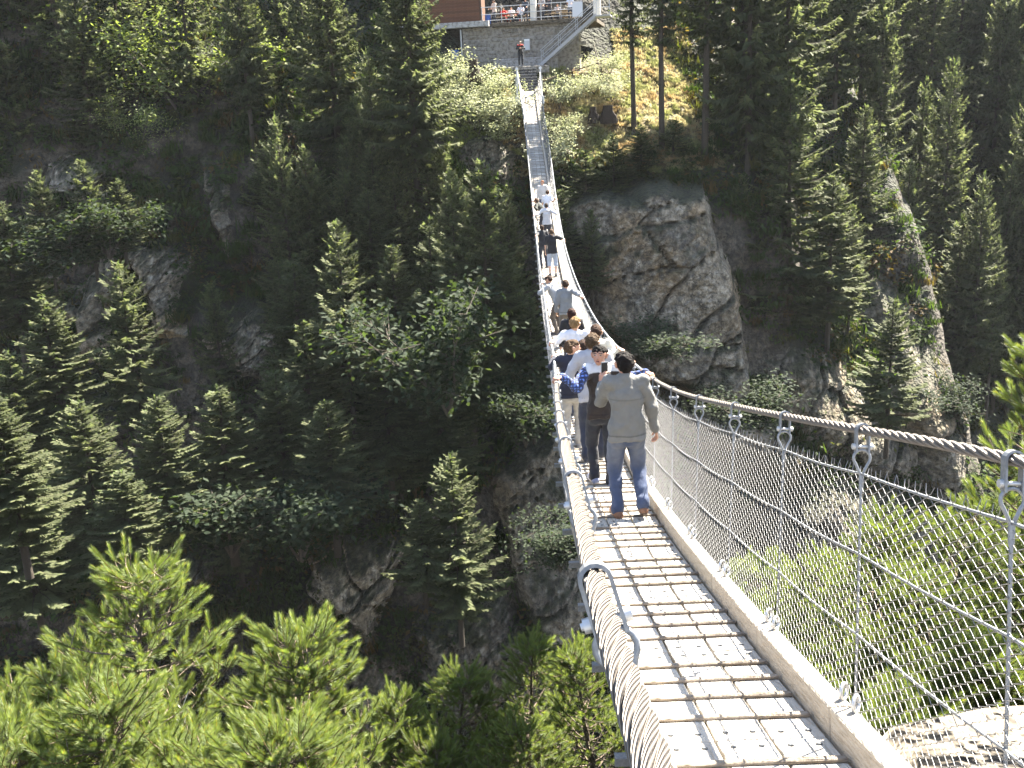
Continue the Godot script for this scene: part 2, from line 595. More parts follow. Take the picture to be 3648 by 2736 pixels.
		for h: float in [0.0, 0.32, 0.66, 1.0]:
			mb = MB.new()
			pts = PackedVector3Array()
			z = BAY0
			while z < 70.35:
				var f := (D(z + 0.1) - D(z)).normalized()
				var rt := f.cross(Vector3.UP).normalized()
				var bot := D(z) + rt * s * 0.475 + rt.cross(f) * 0.118
				var top := joint_top(z, s)
				top += (bot - top).normalized() * 0.19
				pts.append(bot.lerp(top, h) + Vector3(0.004 * s, 0.0, 0) + Vector3(0, -0.012 * sin(PI * fposmod((z - BAY0) / BAY, 1.0)) * (1.0 if h > 0 else 0.0), 0))
				z += BAY / 4.0
			mb.tube(pts, PackedFloat32Array([0.0055 if h > 0 else 0.004]), 6, false)
			put(mb, "mesh_cable", M.zinc, br, home)
	# steel posts at the far end
	for s: float in [-1.0, 1.0]:
		var mb := MB.new()
		mb.col = Color(0.62, 0.63, 0.65)
		var c := Vector3(mid_x(70.3) + s * 0.79, 1.2, -70.3)
		mb.box(Transform3D(Basis(), c + Vector3(0, 0.85, 0)), Vector3(0.09, 1.9, 0.16), 0.01)
		mb.box(Transform3D(Basis(), c + Vector3(s * 0.09, 0.55, 0.1)), Vector3(0.03, 1.5, 0.2), 0.005)
		mb.tube(PackedVector3Array([c + Vector3(0, 1.82, -0.12), c + Vector3(0, 1.82, 0.12)]), PackedFloat32Array([0.1]), 14)
		mb.box(Transform3D(Basis(), c + Vector3(0, -0.25, 0)), Vector3(0.4, 0.5, 0.5), 0.02)
		put(mb, "anchor_post", M.painted, br, home)
	# concrete head that the near end rests on
	var mb := MB.new()
	mb.col = Color(0.36, 0.35, 0.33)
	mb.box(Transform3D(Basis(), Vector3(0.93, -2.35, 3.0)), Vector3(2.6, 1.3, 6.2), 0.04)
	tag(put(mb, "landing", M.concrete), "", "", "", "structure")

# ---- people: signed distances on a grid, joined smoothly, meshed as surface nets ---------------------------------------
class Field:
	var o: Vector3
	var cs: float
	var nx: int
	var ny: int
	var nz: int
	var F := PackedFloat32Array()
	func setup(lo: Vector3, hi: Vector3, cell: float) -> void:
		cs = cell
		o = lo
		nx = int((hi.x - lo.x) / cell) + 2
		ny = int((hi.y - lo.y) / cell) + 2
		nz = int((hi.z - lo.z) / cell) + 2
		F.resize(nx * ny * nz)
		F.fill(9.0)
	# a tapered capsule; lengths along axis ax count sq times (a flatter body where sq > 1)
	func cap(a: Vector3, b: Vector3, ra: float, rb: float, k := 0.03, ax := Vector3.ZERO, sq := 1.0) -> void:
		var rm := maxf(ra, rb) + k + cs * 2.0
		var x0 := maxi(int((minf(a.x, b.x) - rm - o.x) / cs), 0); var x1 := mini(int((maxf(a.x, b.x) + rm - o.x) / cs) + 1, nx - 1)
		var y0 := maxi(int((minf(a.y, b.y) - rm - o.y) / cs), 0); var y1 := mini(int((maxf(a.y, b.y) + rm - o.y) / cs) + 1, ny - 1)
		var z0 := maxi(int((minf(a.z, b.z) - rm - o.z) / cs), 0); var z1 := mini(int((maxf(a.z, b.z) + rm - o.z) / cs) + 1, nz - 1)
		var ba := b - a
		if sq != 1.0: ba += ax * (ba.dot(ax) * (sq - 1.0))
		var inv := 1.0 / maxf(ba.length_squared(), 1e-9)
		var dr := rb - ra
		for z in range(z0, z1 + 1):
			for y in range(y0, y1 + 1):
				var i := (z * ny + y) * nx + x0
				for x in range(x0, x1 + 1):
					var pa := Vector3(o.x + x * cs - a.x, o.y + y * cs - a.y, o.z + z * cs - a.z)
					if sq != 1.0: pa += ax * (pa.dot(ax) * (sq - 1.0))
					var h := clampf(pa.dot(ba) * inv, 0.0, 1.0)
					var d := (pa - ba * h).length() - ra - dr * h
					var f := F[i]
					if f > 5.0:
						F[i] = d
					else:
						var q := clampf(0.5 + 0.5 * (f - d) / k, 0.0, 1.0)
						F[i] = f + (d - f) * q - k * q * (1.0 - q)
					i += 1
	func cut(p: Vector3, nn: Vector3) -> void:  # takes away what lies on the side that nn points to
		var i := 0
		for z in nz:
			for y in ny:
				for x in nx:
					if F[i] < 5.0:
						F[i] = maxf(F[i], (o.x + x * cs - p.x) * nn.x + (o.y + y * cs - p.y) * nn.y + (o.z + z * cs - p.z) * nn.z)
					i += 1
	func carve(p: Vector3, r: float) -> void:
		var i := 0
		for z in nz:
			for y in ny:
				for x in nx:
					if F[i] < 5.0:
						F[i] = maxf(F[i], r - Vector3(o.x + x * cs, o.y + y * cs, o.z + z * cs).distance_to(p))
					i += 1
	func rough(f: FastNoiseLite, amp: float) -> void:
		var i := 0
		for z in nz:
			for y in ny:
				for x in nx:
					if absf(F[i]) < cs * 3.0 + amp:
						F[i] += f.get_noise_3d(o.x + x * cs, o.y + y * cs, o.z + z * cs) * amp
					i += 1
	func nets(mb: MB, col: Callable) -> void:
		var id := PackedInt32Array()
		id.resize(nx * ny * nz)
		id.fill(-1)
		var sx := 1
		var sy := nx
		var sz := nx * ny
		var lim := cs * 2.6
		var E := [0, 1, 2, 3, 4, 5, 6, 7, 0, 2, 1, 3, 4, 6, 5, 7, 0, 4, 1, 5, 2, 6, 3, 7]
		var cells := PackedInt32Array()
		for z in nz - 1:
			for y in ny - 1:
				var i := z * sz + y * sy - 1
				for x in nx - 1:
					i += 1
					var f0 := F[i]
					if f0 > lim or f0 < -lim: continue
					var fs := [f0, F[i + 1], F[i + sy], F[i + sy + 1], F[i + sz], F[i + sz + 1], F[i + sz + sy], F[i + sz + sy + 1]]
					var neg := 0
					for q in 8:
						if fs[q] < 0.0: neg += 1
					if neg == 0 or neg == 8: continue
					var p := Vector3.ZERO
					var cnt := 0
					for e in 12:
						var a: int = E[e * 2]
						var b: int = E[e * 2 + 1]
						var fa: float = fs[a]
						var fb: float = fs[b]
						if (fa < 0.0) == (fb < 0.0): continue
						var t := fa / (fa - fb)
						p += Vector3((a & 1) + t * ((b & 1) - (a & 1)), ((a >> 1) & 1) + t * (((b >> 1) & 1) - ((a >> 1) & 1)), ((a >> 2) & 1) + t * (((b >> 2) & 1) - ((a >> 2) & 1)))
						cnt += 1
					p = o + (Vector3(x, y, z) + p / cnt) * cs
					var nn := Vector3(fs[1] + fs[3] + fs[5] + fs[7] - fs[0] - fs[2] - fs[4] - fs[6], fs[2] + fs[3] + fs[6] + fs[7] - fs[0] - fs[1] - fs[4] - fs[5], fs[4] + fs[5] + fs[6] + fs[7] - fs[0] - fs[1] - fs[2] - fs[3]).normalized()
					mb.col = col.call(p)
					id[i] = mb.add(p, nn)
					cells.append(i)
		for i in cells:
			var f0 := F[i]
			for axis in 3:
				var st: int = [sx, sy, sz][axis]
				var f1 := F[i + st]
				if (f0 < 0.0) == (f1 < 0.0): continue
				var s1: int = [sy, sz, sx][axis]
				var s2: int = [sz, sx, sy][axis]
				if i - s1 - s2 < 0: continue
				var A := id[i]
				var B := id[i - s1]
				var C := id[i - s1 - s2]
				var Dd := id[i - s2]
				if A < 0 or B < 0 or C < 0 or Dd < 0: continue
				if f0 < 0.0:
					mb.ix.append_array([A, C, B, A, Dd, C])
				else:
					mb.ix.append_array([A, B, C, A, C, Dd])

func bend(a: Vector3, goal: Vector3, l1: float, l2: float, pole: Vector3) -> Array:  # [middle joint, end joint]
	var d := goal - a
	var ln := minf(d.length(), (l1 + l2) * 0.998)
	var dir := d.normalized()
	var x := (l1 * l1 - l2 * l2 + ln * ln) / (2.0 * ln)
	var h := sqrt(maxf(0.0, l1 * l1 - x * x))
	var pp := (pole - dir * pole.dot(dir)).normalized()
	return [a + dir * x + pp * h, a + dir * ln]

func hand(mb: MB, wrist: Vector3, dir: Vector3, palm: Vector3, thumb: float, curl: float, cell: float, tone: Callable) -> void:
	dir = dir.normalized()
	palm = (palm - dir * palm.dot(dir)).normalized()
	var w := dir.cross(palm) * thumb
	var f := Field.new()
	var ce := wrist + dir * 0.07
	f.setup(ce - Vector3.ONE * 0.145, ce + Vector3.ONE * 0.145, cell)
	var k := 0.008
	f.cap(wrist - dir * 0.05, wrist + dir * 0.01, 0.027, 0.025, k, palm, 1.3)
	for q in 4:
		var off := (1.5 - q) * 0.0195
		var base := wrist + dir * (0.086 - absf(q - 1.2) * 0.004) + w * off
		f.cap(wrist + dir * 0.012 + w * off * 0.6, base, 0.0145, 0.0115, k)
		var L: float = [0.07, 0.078, 0.073, 0.057][q]
		var a := 0.12
		var p := base
		for sgm in 3:
			a += curl * [0.85, 1.0, 0.7][sgm]
			var e: Vector3 = p + (dir * cos(a) + palm * sin(a)) * L * [0.45, 0.31, 0.24][sgm]
			f.cap(p, e, 0.0098 - 0.0009 * sgm, 0.0092 - 0.001 * sgm, 0.004)
			p = e
	var tb := wrist + dir * 0.022 + w * 0.022
	var tm := tb + (dir * 0.75 + w * 0.75 + palm * 0.35).normalized() * 0.042
	var te := tm + (dir * 0.8 + w * (0.4 - curl * 0.5) + palm * (0.2 + curl * 0.5)).normalized() * 0.034
	f.cap(tb, tm, 0.0135, 0.0108, k)
	f.cap(tm, te + (te - tm) * 0.5, 0.0102, 0.0078, 0.004)
	f.nets(mb, tone)

var wrinkle: FastNoiseLite
var strand: FastNoiseLite

func person(S: Dictionary) -> Node3D:
	var o := thing("person", S.label, "person", S.at, S.get("group", ""), S.get("yaw", 0.0))
	var inv := Transform3D(Basis(Vector3.UP, S.get("yaw", 0.0)), S.at).affine_inverse()
	var H: float = S.get("tall", 1.76)
	var s := H / 1.76
	var cell: float = S.get("cell", 0.02)
	var fine: bool = cell < 0.02
	var skin: Color = S.get("skin", Color(0.52, 0.3, 0.2))
	var lean: float = S.get("lean", 0.0)
	var side: float = S.get("side", 0.0)
	var sit: bool = S.get("sit", false)
	var hip: Vector3 = Vector3(0, (0.5 if sit else S.get("hip", 0.925)) * s, 0) + S.get("shift", Vector3.ZERO)
	var up := Vector3(sin(side), cos(lean) * cos(side), -sin(lean)).normalized()
	var rt := Vector3.RIGHT.rotated(Vector3.UP, S.get("twist", 0.0))
	rt = (rt - up * rt.dot(up)).normalized()
	var fw := up.cross(rt).normalized()
	var chest := hip + up * 0.33 * s
	var neck := hip + up * 0.545 * s
	var sc := hip + up * 0.49 * s
	var wide: float = S.get("wide", 1.0)
	var sh := [sc - rt * 0.178 * s * wide, sc + rt * 0.178 * s * wide]
	var hb := Basis(Vector3.UP, S.get("head_yaw", 0.0)) * Basis(Vector3.RIGHT, S.get("head_pitch", 0.0)) * Basis(Vector3.BACK, S.get("head_roll", 0.0))
	var hc := neck + (up * 0.5 + Vector3.UP * 0.5).normalized() * 0.135 * s + hb * Vector3(0, 0, -0.022)
	# limbs
	var elbow := [Vector3.ZERO, Vector3.ZERO]
	var wrist := [Vector3.ZERO, Vector3.ZERO]
	var hdir := [Vector3.ZERO, Vector3.ZERO]
	var hpalm := [Vector3.ZERO, Vector3.ZERO]
	var hcurl: Array = [0.35, 0.35]
	for q in 2:
		var sg := -1.0 if q == 0 else 1.0
		var key: String = ["left", "right"][q]
		var pole: Vector3 = S.get(key + "_pole", rt * sg * 0.45 - fw * 0.5 - Vector3.UP * 0.7)
		if S.has(key + "_grip"):  # a point on a handrail rope, in the world
			var g: Vector3 = inv * (S[key + "_grip"] as Vector3)
			var out := Vector3(g.x - sh[q].x, 0, g.z - sh[q].z).normalized()
			var r := bend(sh[q], g + Vector3(0, 0.045, 0) - out * 0.075, 0.285 * s, 0.255 * s, pole)
			elbow[q] = r[0]; wrist[q] = r[1]
			hdir[q] = (out + Vector3(0, -0.12, 0)).normalized()
			hpalm[q] = Vector3.DOWN
			hcurl[q] = 0.85
		else:
			var goal: Vector3 = S.get(key + "_hand", Vector3(sg * 0.27 * wide, 0.0, -0.06))
			if not S.has(key + "_hand"): goal = sh[q] + Vector3(sg * 0.075, -0.52 * s, -0.07)
			var r := bend(sh[q], goal, 0.285 * s, 0.255 * s, pole)
			elbow[q] = r[0]; wrist[q] = r[1]
			hdir[q] = S.get(key + "_dir", (wrist[q] - elbow[q]).normalized())
			hpalm[q] = S.get(key + "_palm", -rt * sg)
			hcurl[q] = S.get(key + "_curl", 0.35)
	var feet := [S.get("left_foot", Vector3(-0.11, 0, 0.02)), S.get("right_foot", Vector3(0.11, 0, 0.02))]
	var heel := [S.get("left_heel", 0.0), S.get("right_heel", 0.0)]
	if sit:
		feet = [Vector3(-0.12, 0, -0.42), Vector3(0.12, 0, -0.42)]
	var hj := [hip + Vector3(-0.09 * s, -0.02, 0), hip + Vector3(0.09 * s, -0.02, 0)]
	var knee := [Vector3.ZERO, Vector3.ZERO]
	var ankle := [Vector3.ZERO, Vector3.ZERO]
	var toe := [Vector3.ZERO, Vector3.ZERO]
	for q in 2:
		var sg := -1.0 if q == 0 else 1.0
		var ht: float = heel[q]  # how far the heel is raised
		var an: Vector3 = feet[q] + Vector3(0, 0.085 * s + ht, 0.05)
		var r := bend(hj[q], an, 0.44 * s, 0.42 * s, Vector3(sg * 0.12, 0.1, -1.0))
		knee[q] = r[0]; ankle[q] = r[1]
		var fd := Vector3(sg * 0.14, -ht * 1.9, -1.0).normalized()
		toe[q] = ankle[q] + Vector3(0, -0.045 * s, 0) + fd * 0.17 * s
		toe[q].y = maxf(toe[q].y, 0.035)
	var all := [hc + Vector3(0, 0.05, 0), hip, sh[0], sh[1], elbow[0], elbow[1], wrist[0], wrist[1], knee[0], knee[1], ankle[0], ankle[1]]
	# the body: one surface from crown to ankles
	var mb := MB.new()
	var skinf := func(p: Vector3) -> Color:
		return skin * (0.94 + 0.12 * wrinkle.get_noise_3d(p.x * 3, p.y * 3, p.z * 3))
	var lo: Vector3 = all[0]
	var hi: Vector3 = all[0]
	for p: Vector3 in all:
		lo = lo.min(p); hi = hi.max(p)
	var F := Field.new()
	F.setup(lo - Vector3.ONE * 0.2, hi + Vector3.ONE * 0.2, maxf(cell * 1.3, 0.022))
	F.cap(hip, chest, 0.115 * s, 0.12 * s, 0.05, fw, 1.45)
	F.cap(chest, sc, 0.12 * s, 0.08 * s, 0.05, fw, 1.4)
	F.cap(sh[0], sh[1], 0.05 * s, 0.05 * s, 0.05)
	F.cap(neck - up * 0.03, hc + hb * Vector3(0, -0.05, 0.02), 0.056 * s, 0.05 * s, 0.03)
	for q in 2:
		F.cap(sh[q], elbow[q], 0.046 * s, 0.037 * s, 0.03)
		F.cap(elbow[q], wrist[q], 0.038 * s, 0.026 * s, 0.02)
		F.cap(hj[q], knee[q], 0.078 * s, 0.052 * s, 0.04)
		F.cap(knee[q], knee[q].lerp(ankle[q], 0.35), 0.05 * s, 0.052 * s, 0.02)
		F.cap(knee[q].lerp(ankle[q], 0.35), ankle[q], 0.052 * s, 0.036 * s, 0.02)
	if not fine:
		F.cap(hc + hb * Vector3(0, 0.012, 0.028), hc + hb * Vector3(0, 0.016, -0.02), 0.08, 0.078, 0.03)
		F.cap(hc + hb * Vector3(0, -0.02, -0.045), hc + hb * Vector3(0, -0.083, -0.052), 0.055, 0.037, 0.03)
	F.nets(mb, skinf)
	# the head, with its face
	F = Field.new()
	var hcell := 0.0062 if fine else 0.011
	if cell < 0.028:
		F.setup(hc - Vector3.ONE * 0.17, hc + Vector3.ONE * 0.16, hcell)
		F.cap(neck, hc + hb * Vector3(0, -0.05, 0.025), 0.056 * s, 0.052 * s, 0.02)
		F.cap(hc + hb * Vector3(0, 0.012, 0.028), hc + hb * Vector3(0, 0.018, -0.022), 0.08, 0.077, 0.03)
		F.cap(hc + hb * Vector3(0, -0.01, -0.045), hc + hb * Vector3(0, -0.05, -0.05), 0.058, 0.05, 0.03)
		F.cap(hc + hb * Vector3(0, -0.05, -0.05), hc + hb * Vector3(0, -0.09, -0.058), 0.05, 0.032, 0.03)
		for sg: float in [-1.0, 1.0]:
			F.cap(hc + hb * Vector3(sg * 0.085, 0.004, 0.012), hc + hb * Vector3(sg * 0.079, -0.036, 0.003), 0.02, 0.013, 0.006, hb.z, 0.62)
			F.cap(hc + hb * Vector3(sg * 0.018, 0.021, -0.098), hc + hb * Vector3(sg * 0.05, 0.019, -0.086), 0.009, 0.008, 0.012)
		for sg: float in [-1.0, 1.0]:
			F.carve(hc + hb * Vector3(sg * 0.033, 0.0, -0.116), 0.0165)
		F.cap(hc + hb * Vector3(0, 0.008, -0.1), hc + hb * Vector3(0, -0.038, -0.121), 0.0075, 0.0125, 0.008)
		F.cap(hc + hb * Vector3(-0.022, -0.068, -0.096), hc + hb * Vector3(0.022, -0.068, -0.096), 0.008, 0.008, 0.006)
		if S.get("mouth_open", false):
			F.carve(hc + hb * Vector3(0, -0.07, -0.107), 0.0125)
		var open: bool = S.get("mouth_open", false)
		var hi_inv := hb.inverse()
		var face := func(p: Vector3) -> Color:
			var l: Vector3 = hi_inv * (p - hc)
			var c: Color = skin * (0.95 + 0.1 * wrinkle.get_noise_3d(p.x * 3, p.y * 3, p.z * 3))
			if l.z < -0.06:
				var ex := absf(l.x) - 0.033
				if Vector2(ex, l.y * 1.6).length() < 0.0115: c = Color(0.05, 0.035, 0.03)
				elif Vector2(ex, l.y * 1.4).length() < 0.016 and absf(ex) > 0.009: c = Color(0.5, 0.45, 0.42)
				elif absf(ex) < 0.021 and absf(l.y - 0.023 + absf(ex) * 0.15) < 0.0055: c = (S.get("hair", Color(0.03, 0.02, 0.015)) as Color) * 0.9
				elif absf(l.x) < 0.024 and absf(l.y + 0.068) < (0.0135 if open else 0.009): c = Color(0.09, 0.025, 0.02) if open and absf(l.y + 0.07) < 0.008 and absf(l.x) < 0.015 else Color(0.38, 0.15, 0.12)
			return c
		F.nets(mb, face)
	for q in 2:
		hand(mb, wrist[q], hdir[q], hpalm[q], -1.0 if q == 0 else 1.0, hcurl[q], 0.0065 if fine else 0.013, skinf)
	put(mb, "body", M.skin, o)
	# clothes
	var cold := func(base: Color, amount: float) -> Callable:
		return func(p: Vector3) -> Color: return base * (1.0 + amount * wrinkle.get_noise_3d(p.x * 2.0, p.y * 2.0, p.z * 2.0))
	var tee: bool = S.get("tee", false)
	var bulk: float = S.get("bulk", 1.0)
	mb = MB.new()
	F = Field.new()
	F.setup(lo - Vector3.ONE * 0.22, hi + Vector3.ONE * 0.22, cell)
	var hem: float = S.get("hem", 0.09)
	F.cap(hip - up * hem * s - fw * 0.012, chest, 0.165 * s * bulk, 0.155 * s * bulk, 0.06, fw, 1.2)
	F.cap(chest, sc - up * 0.03, 0.152 * s * bulk, 0.12 * s * bulk, 0.06, fw, 1.3)
	F.cap(hip - up * hem * s - rt * 0.05 * s, hip - up * hem * s + rt * 0.05 * s, 0.15 * s, 0.15 * s, 0.05, fw, 1.15)
	F.cap(hip - rt * 0.035 * s + up * 0.04, hip + rt * 0.035 * s + up * 0.04, 0.15 * s, 0.15 * s, 0.05, fw, 1.2)
	F.cut(hip - up * hem * s, -up)
	F.cap(sh[0] + rt * 0.02, sh[1] - rt * 0.02, 0.068 * s * bulk, 0.068 * s * bulk, 0.06)
	if S.get("collar", true):
		F.cap(neck - up * 0.06, neck - up * 0.015 - fw * 0.005, 0.078 * s, 0.068 * s, 0.03)
	if S.get("hood", false):
		F.cap(neck - up * 0.05 - fw * 0.075 - rt * 0.06, neck - up * 0.05 - fw * 0.075 + rt * 0.06, 0.06, 0.06, 0.03)
	for q in 2:
		if tee:
			F.cap(sh[q], sh[q].lerp(elbow[q], 0.75), 0.075 * s * bulk, 0.067 * s * bulk, 0.04)
		else:
			F.cap(sh[q], elbow[q], 0.074 * s * bulk, 0.062 * s * bulk, 0.04)
			F.cap(elbow[q], wrist[q] - (wrist[q] - elbow[q]).normalized() * 0.02, 0.062 * s * bulk, 0.045 * s * bulk, 0.025)
	F.rough(wrinkle, 0.024)
	var top: Color = S.get("top", Color(0.2, 0.2, 0.2))
	var sleeve: Color = S.get("sleeve", top)
	var yoke: Color = S.get("yoke", top)
	var dots: bool = S.get("dots", false)
	var topf := func(p: Vector3) -> Color:
		var c := top
		if dots or sleeve != top or yoke != top:
			var l := absf((p - hip).dot(rt))
			if l > 0.215 * s:
				c = sleeve
				if dots:
					var cellp := Vector3(p.x * 27.0, p.y * 27.0, p.z * 27.0)
					var fr := (cellp - cellp.floor()) - Vector3(0.5, 0.5, 0.5)
					if fr.length() < 0.36: c = Color(0.13, 0.22, 0.6)
			elif (p - hip).dot(up) > 0.47 * s:
				c = yoke
		var hh := (p - hip).dot(up) + hem * s
		if absf((p - hip).dot(rt)) < 0.2 * s:
			if absf(hh - 0.062) < 0.007: c *= 0.55   # waistband seam
			elif hh < 0.06: c *= 1.12
			elif fine and absf((p - hip).dot(up) - 0.33 * s) < 0.006: c *= 0.75
		return c * (1.0 + 0.12 * wrinkle.get_noise_3d(p.x * 2.0, p.y * 2.0, p.z * 2.0))
	F.nets(mb, topf)
	put(mb, S.get("top_name", "jacket"), M.cloth, o)
	mb = MB.new()
	F = Field.new()
	var lo2: Vector3 = hip
	var hi2: Vector3 = hip
	for q in 2:
		for p: Vector3 in [knee[q], ankle[q], hj[q]]:
			lo2 = lo2.min(p); hi2 = hi2.max(p)
	F.setup(lo2 - Vector3.ONE * 0.2, hi2 + Vector3.ONE * 0.22, cell)
	F.cap(hj[0] + Vector3(0.035, 0.03, 0), hj[1] + Vector3(-0.035, 0.03, 0), 0.112 * s, 0.112 * s, 0.04, fw, 1.15)
	F.cap(hj[0] + Vector3(0.015, -0.05, 0.018), hj[1] + Vector3(-0.015, -0.05, 0.018), 0.1 * s, 0.1 * s, 0.04)
	F.cut(hip + up * 0.06, up)
	var shorts: bool = S.get("shorts", false)
	for q in 2:
		F.cap(hj[q], knee[q], 0.1 * s, 0.074 * s, 0.03)
		if not shorts:
			F.cap(knee[q], ankle[q] + Vector3(0, 0.03, 0), 0.072 * s, 0.062 * s, 0.03)
			F.cap(ankle[q] + Vector3(0, 0.06, 0), ankle[q] + Vector3(0, 0.0, -0.015), 0.064 * s, 0.066 * s, 0.02)
		else:
			F.cap(knee[q], knee[q].lerp(ankle[q], 0.15), 0.076 * s, 0.08 * s, 0.03)
	F.rough(wrinkle, 0.018)
	var bottom: Color = S.get("bottom", Color(0.03, 0.04, 0.08))
	var worn: Color = S.get("worn", bottom)
	var botf := func(p: Vector3) -> Color:
		var c := bottom
		if worn != bottom:  # washed-out seat and thighs
			c = bottom.lerp(worn, smoothstep(0.25, 0.0, absf(p.y - 0.72 * s)) * smoothstep(0.0, 0.08, absf(p.x) - 0.01) * 0.8)
		return c * (1.0 + 0.25 * wrinkle.get_noise_3d(p.x * 2.5, p.y * 2.5, p.z * 2.5))
	F.nets(mb, botf)
	put(mb, "shorts" if shorts else "trousers", M.cloth, o)
	if cell < 0.04:
		for q in 2:
			mb = MB.new()
			F = Field.new()
			var hl: Vector3 = ankle[q] + Vector3(0, -0.04 * s, 0.035)
			hl.y = maxf(hl.y, 0.04)
			F.setup(hl.min(toe[q]).min(ankle[q]) - Vector3.ONE * 0.09, hl.max(toe[q]).max(ankle[q]) + Vector3.ONE * 0.09, minf(cell, 0.016))
			var fu: Vector3 = (toe[q] - hl).cross(Vector3.RIGHT).normalized()
			F.cap(hl, toe[q], 0.043, 0.04, 0.02, Vector3.RIGHT, 0.95)
			F.cap(hl + (toe[q] - hl) * 0.3 + Vector3(0, 0.02, 0), ankle[q] + Vector3(0, 0.015, 0), 0.04, 0.044, 0.03)
			F.cap(hl - Vector3(0, 0.024, 0), toe[q] - Vector3(0, 0.022, 0), 0.046, 0.046, 0.008, Vector3.UP, 3.2)
			var sc0: Color = S.get("shoe", Color(0.08, 0.08, 0.09))
			var sole: Color = S.get("sole", sc0)
			var base_a: Vector3 = hl
			var base_b: Vector3 = toe[q]
			F.nets(mb, func(p: Vector3) -> Color:
				var t := clampf((p - base_a).dot(base_b - base_a) / (base_b - base_a).length_squared(), 0, 1)
				return sole if p.y < lerpf(base_a.y, base_b.y, t) - 0.014 else sc0)
			put(mb, "shoe", M.shoe, o)
	# hair
	mb = MB.new()
	F = Field.new()
	var style: String = S.get("hair_style", "short")
	F.setup(hc - Vector3(0.2, 0.4 if style == "long" else 0.2, 0.2), hc + Vector3.ONE * 0.19, 0.0075 if fine else 0.014 if cell < 0.03 else 0.026)
	F.cap(hc + hb * Vector3(0, 0.014, 0.03), hc + hb * Vector3(0, 0.032, -0.012), 0.086, 0.081, 0.03)
	F.cap(hc + hb * Vector3(0, -0.03, 0.05), hc + hb * Vector3(0, -0.05, 0.045), 0.068, 0.05, 0.03)
	F.carve(hc + hb * Vector3(0, -0.045, -0.1), 0.094)
	for sg: float in [-1.0, 1.0]:
		F.carve(hc + hb * Vector3(sg * 0.1, -0.035, -0.01), 0.047)
	F.cut(hc + hb * Vector3(0, -0.075, 0.05), hb * Vector3(0, -1, 0))
	if style == "long":
		F.cap(hc + hb * Vector3(0, 0.0, 0.05), neck - fw * 0.1 - up * 0.16, 0.085, 0.06, 0.03, fw, 1.4)
	if fine and style == "short":   # locks over the brow and the crown
		var gr := RandomNumberGenerator.new()
		gr.seed = int(H * 1000.0) + taken["person"]
		for q in 13:
			var a := lerpf(-0.066, 0.066, q / 12.0)
			F.cap(hc + hb * Vector3(a * 0.8, 0.085 - absf(a) * 0.3, -0.045), hc + hb * Vector3(a + gr.randf_range(-0.012, 0.012), 0.05 + gr.randf_range(-0.014, 0.014) - absf(a) * 0.15, -0.094 + absf(a) * 0.35), 0.016, 0.007, 0.008)
		for q in 26:
			var az := gr.randf() * TAU
			var el := gr.randf_range(0.1, 1.2)
			var d := Vector3(cos(az) * cos(el), sin(el), sin(az) * cos(el) * 1.1)
			if d.z < -0.3 and d.y < 0.75: continue
			var q0 := Vector3(0, 0.02, 0.012) + d * 0.08
			F.cap(hc + hb * q0, hc + hb * (q0 + (d * 0.4 + Vector3(gr.randf_range(-0.5, 0.5), -0.5, gr.randf_range(-0.7, 0.2))).normalized() * 0.028), 0.014, 0.007, 0.008)
	F.rough(wrinkle, 0.01)
	F.rough(strand, 0.011)
	var hcol: Color = S.get("hair", Color(0.03, 0.02, 0.015))
	F.nets(mb, func(p: Vector3) -> Color: return hcol * (0.85 + 0.5 * wrinkle.get_noise_3d(p.x * 9, p.y * 2, p.z * 9)))
	put(mb, "cap" if style == "cap" else "hair", M.hair, o)
	return o

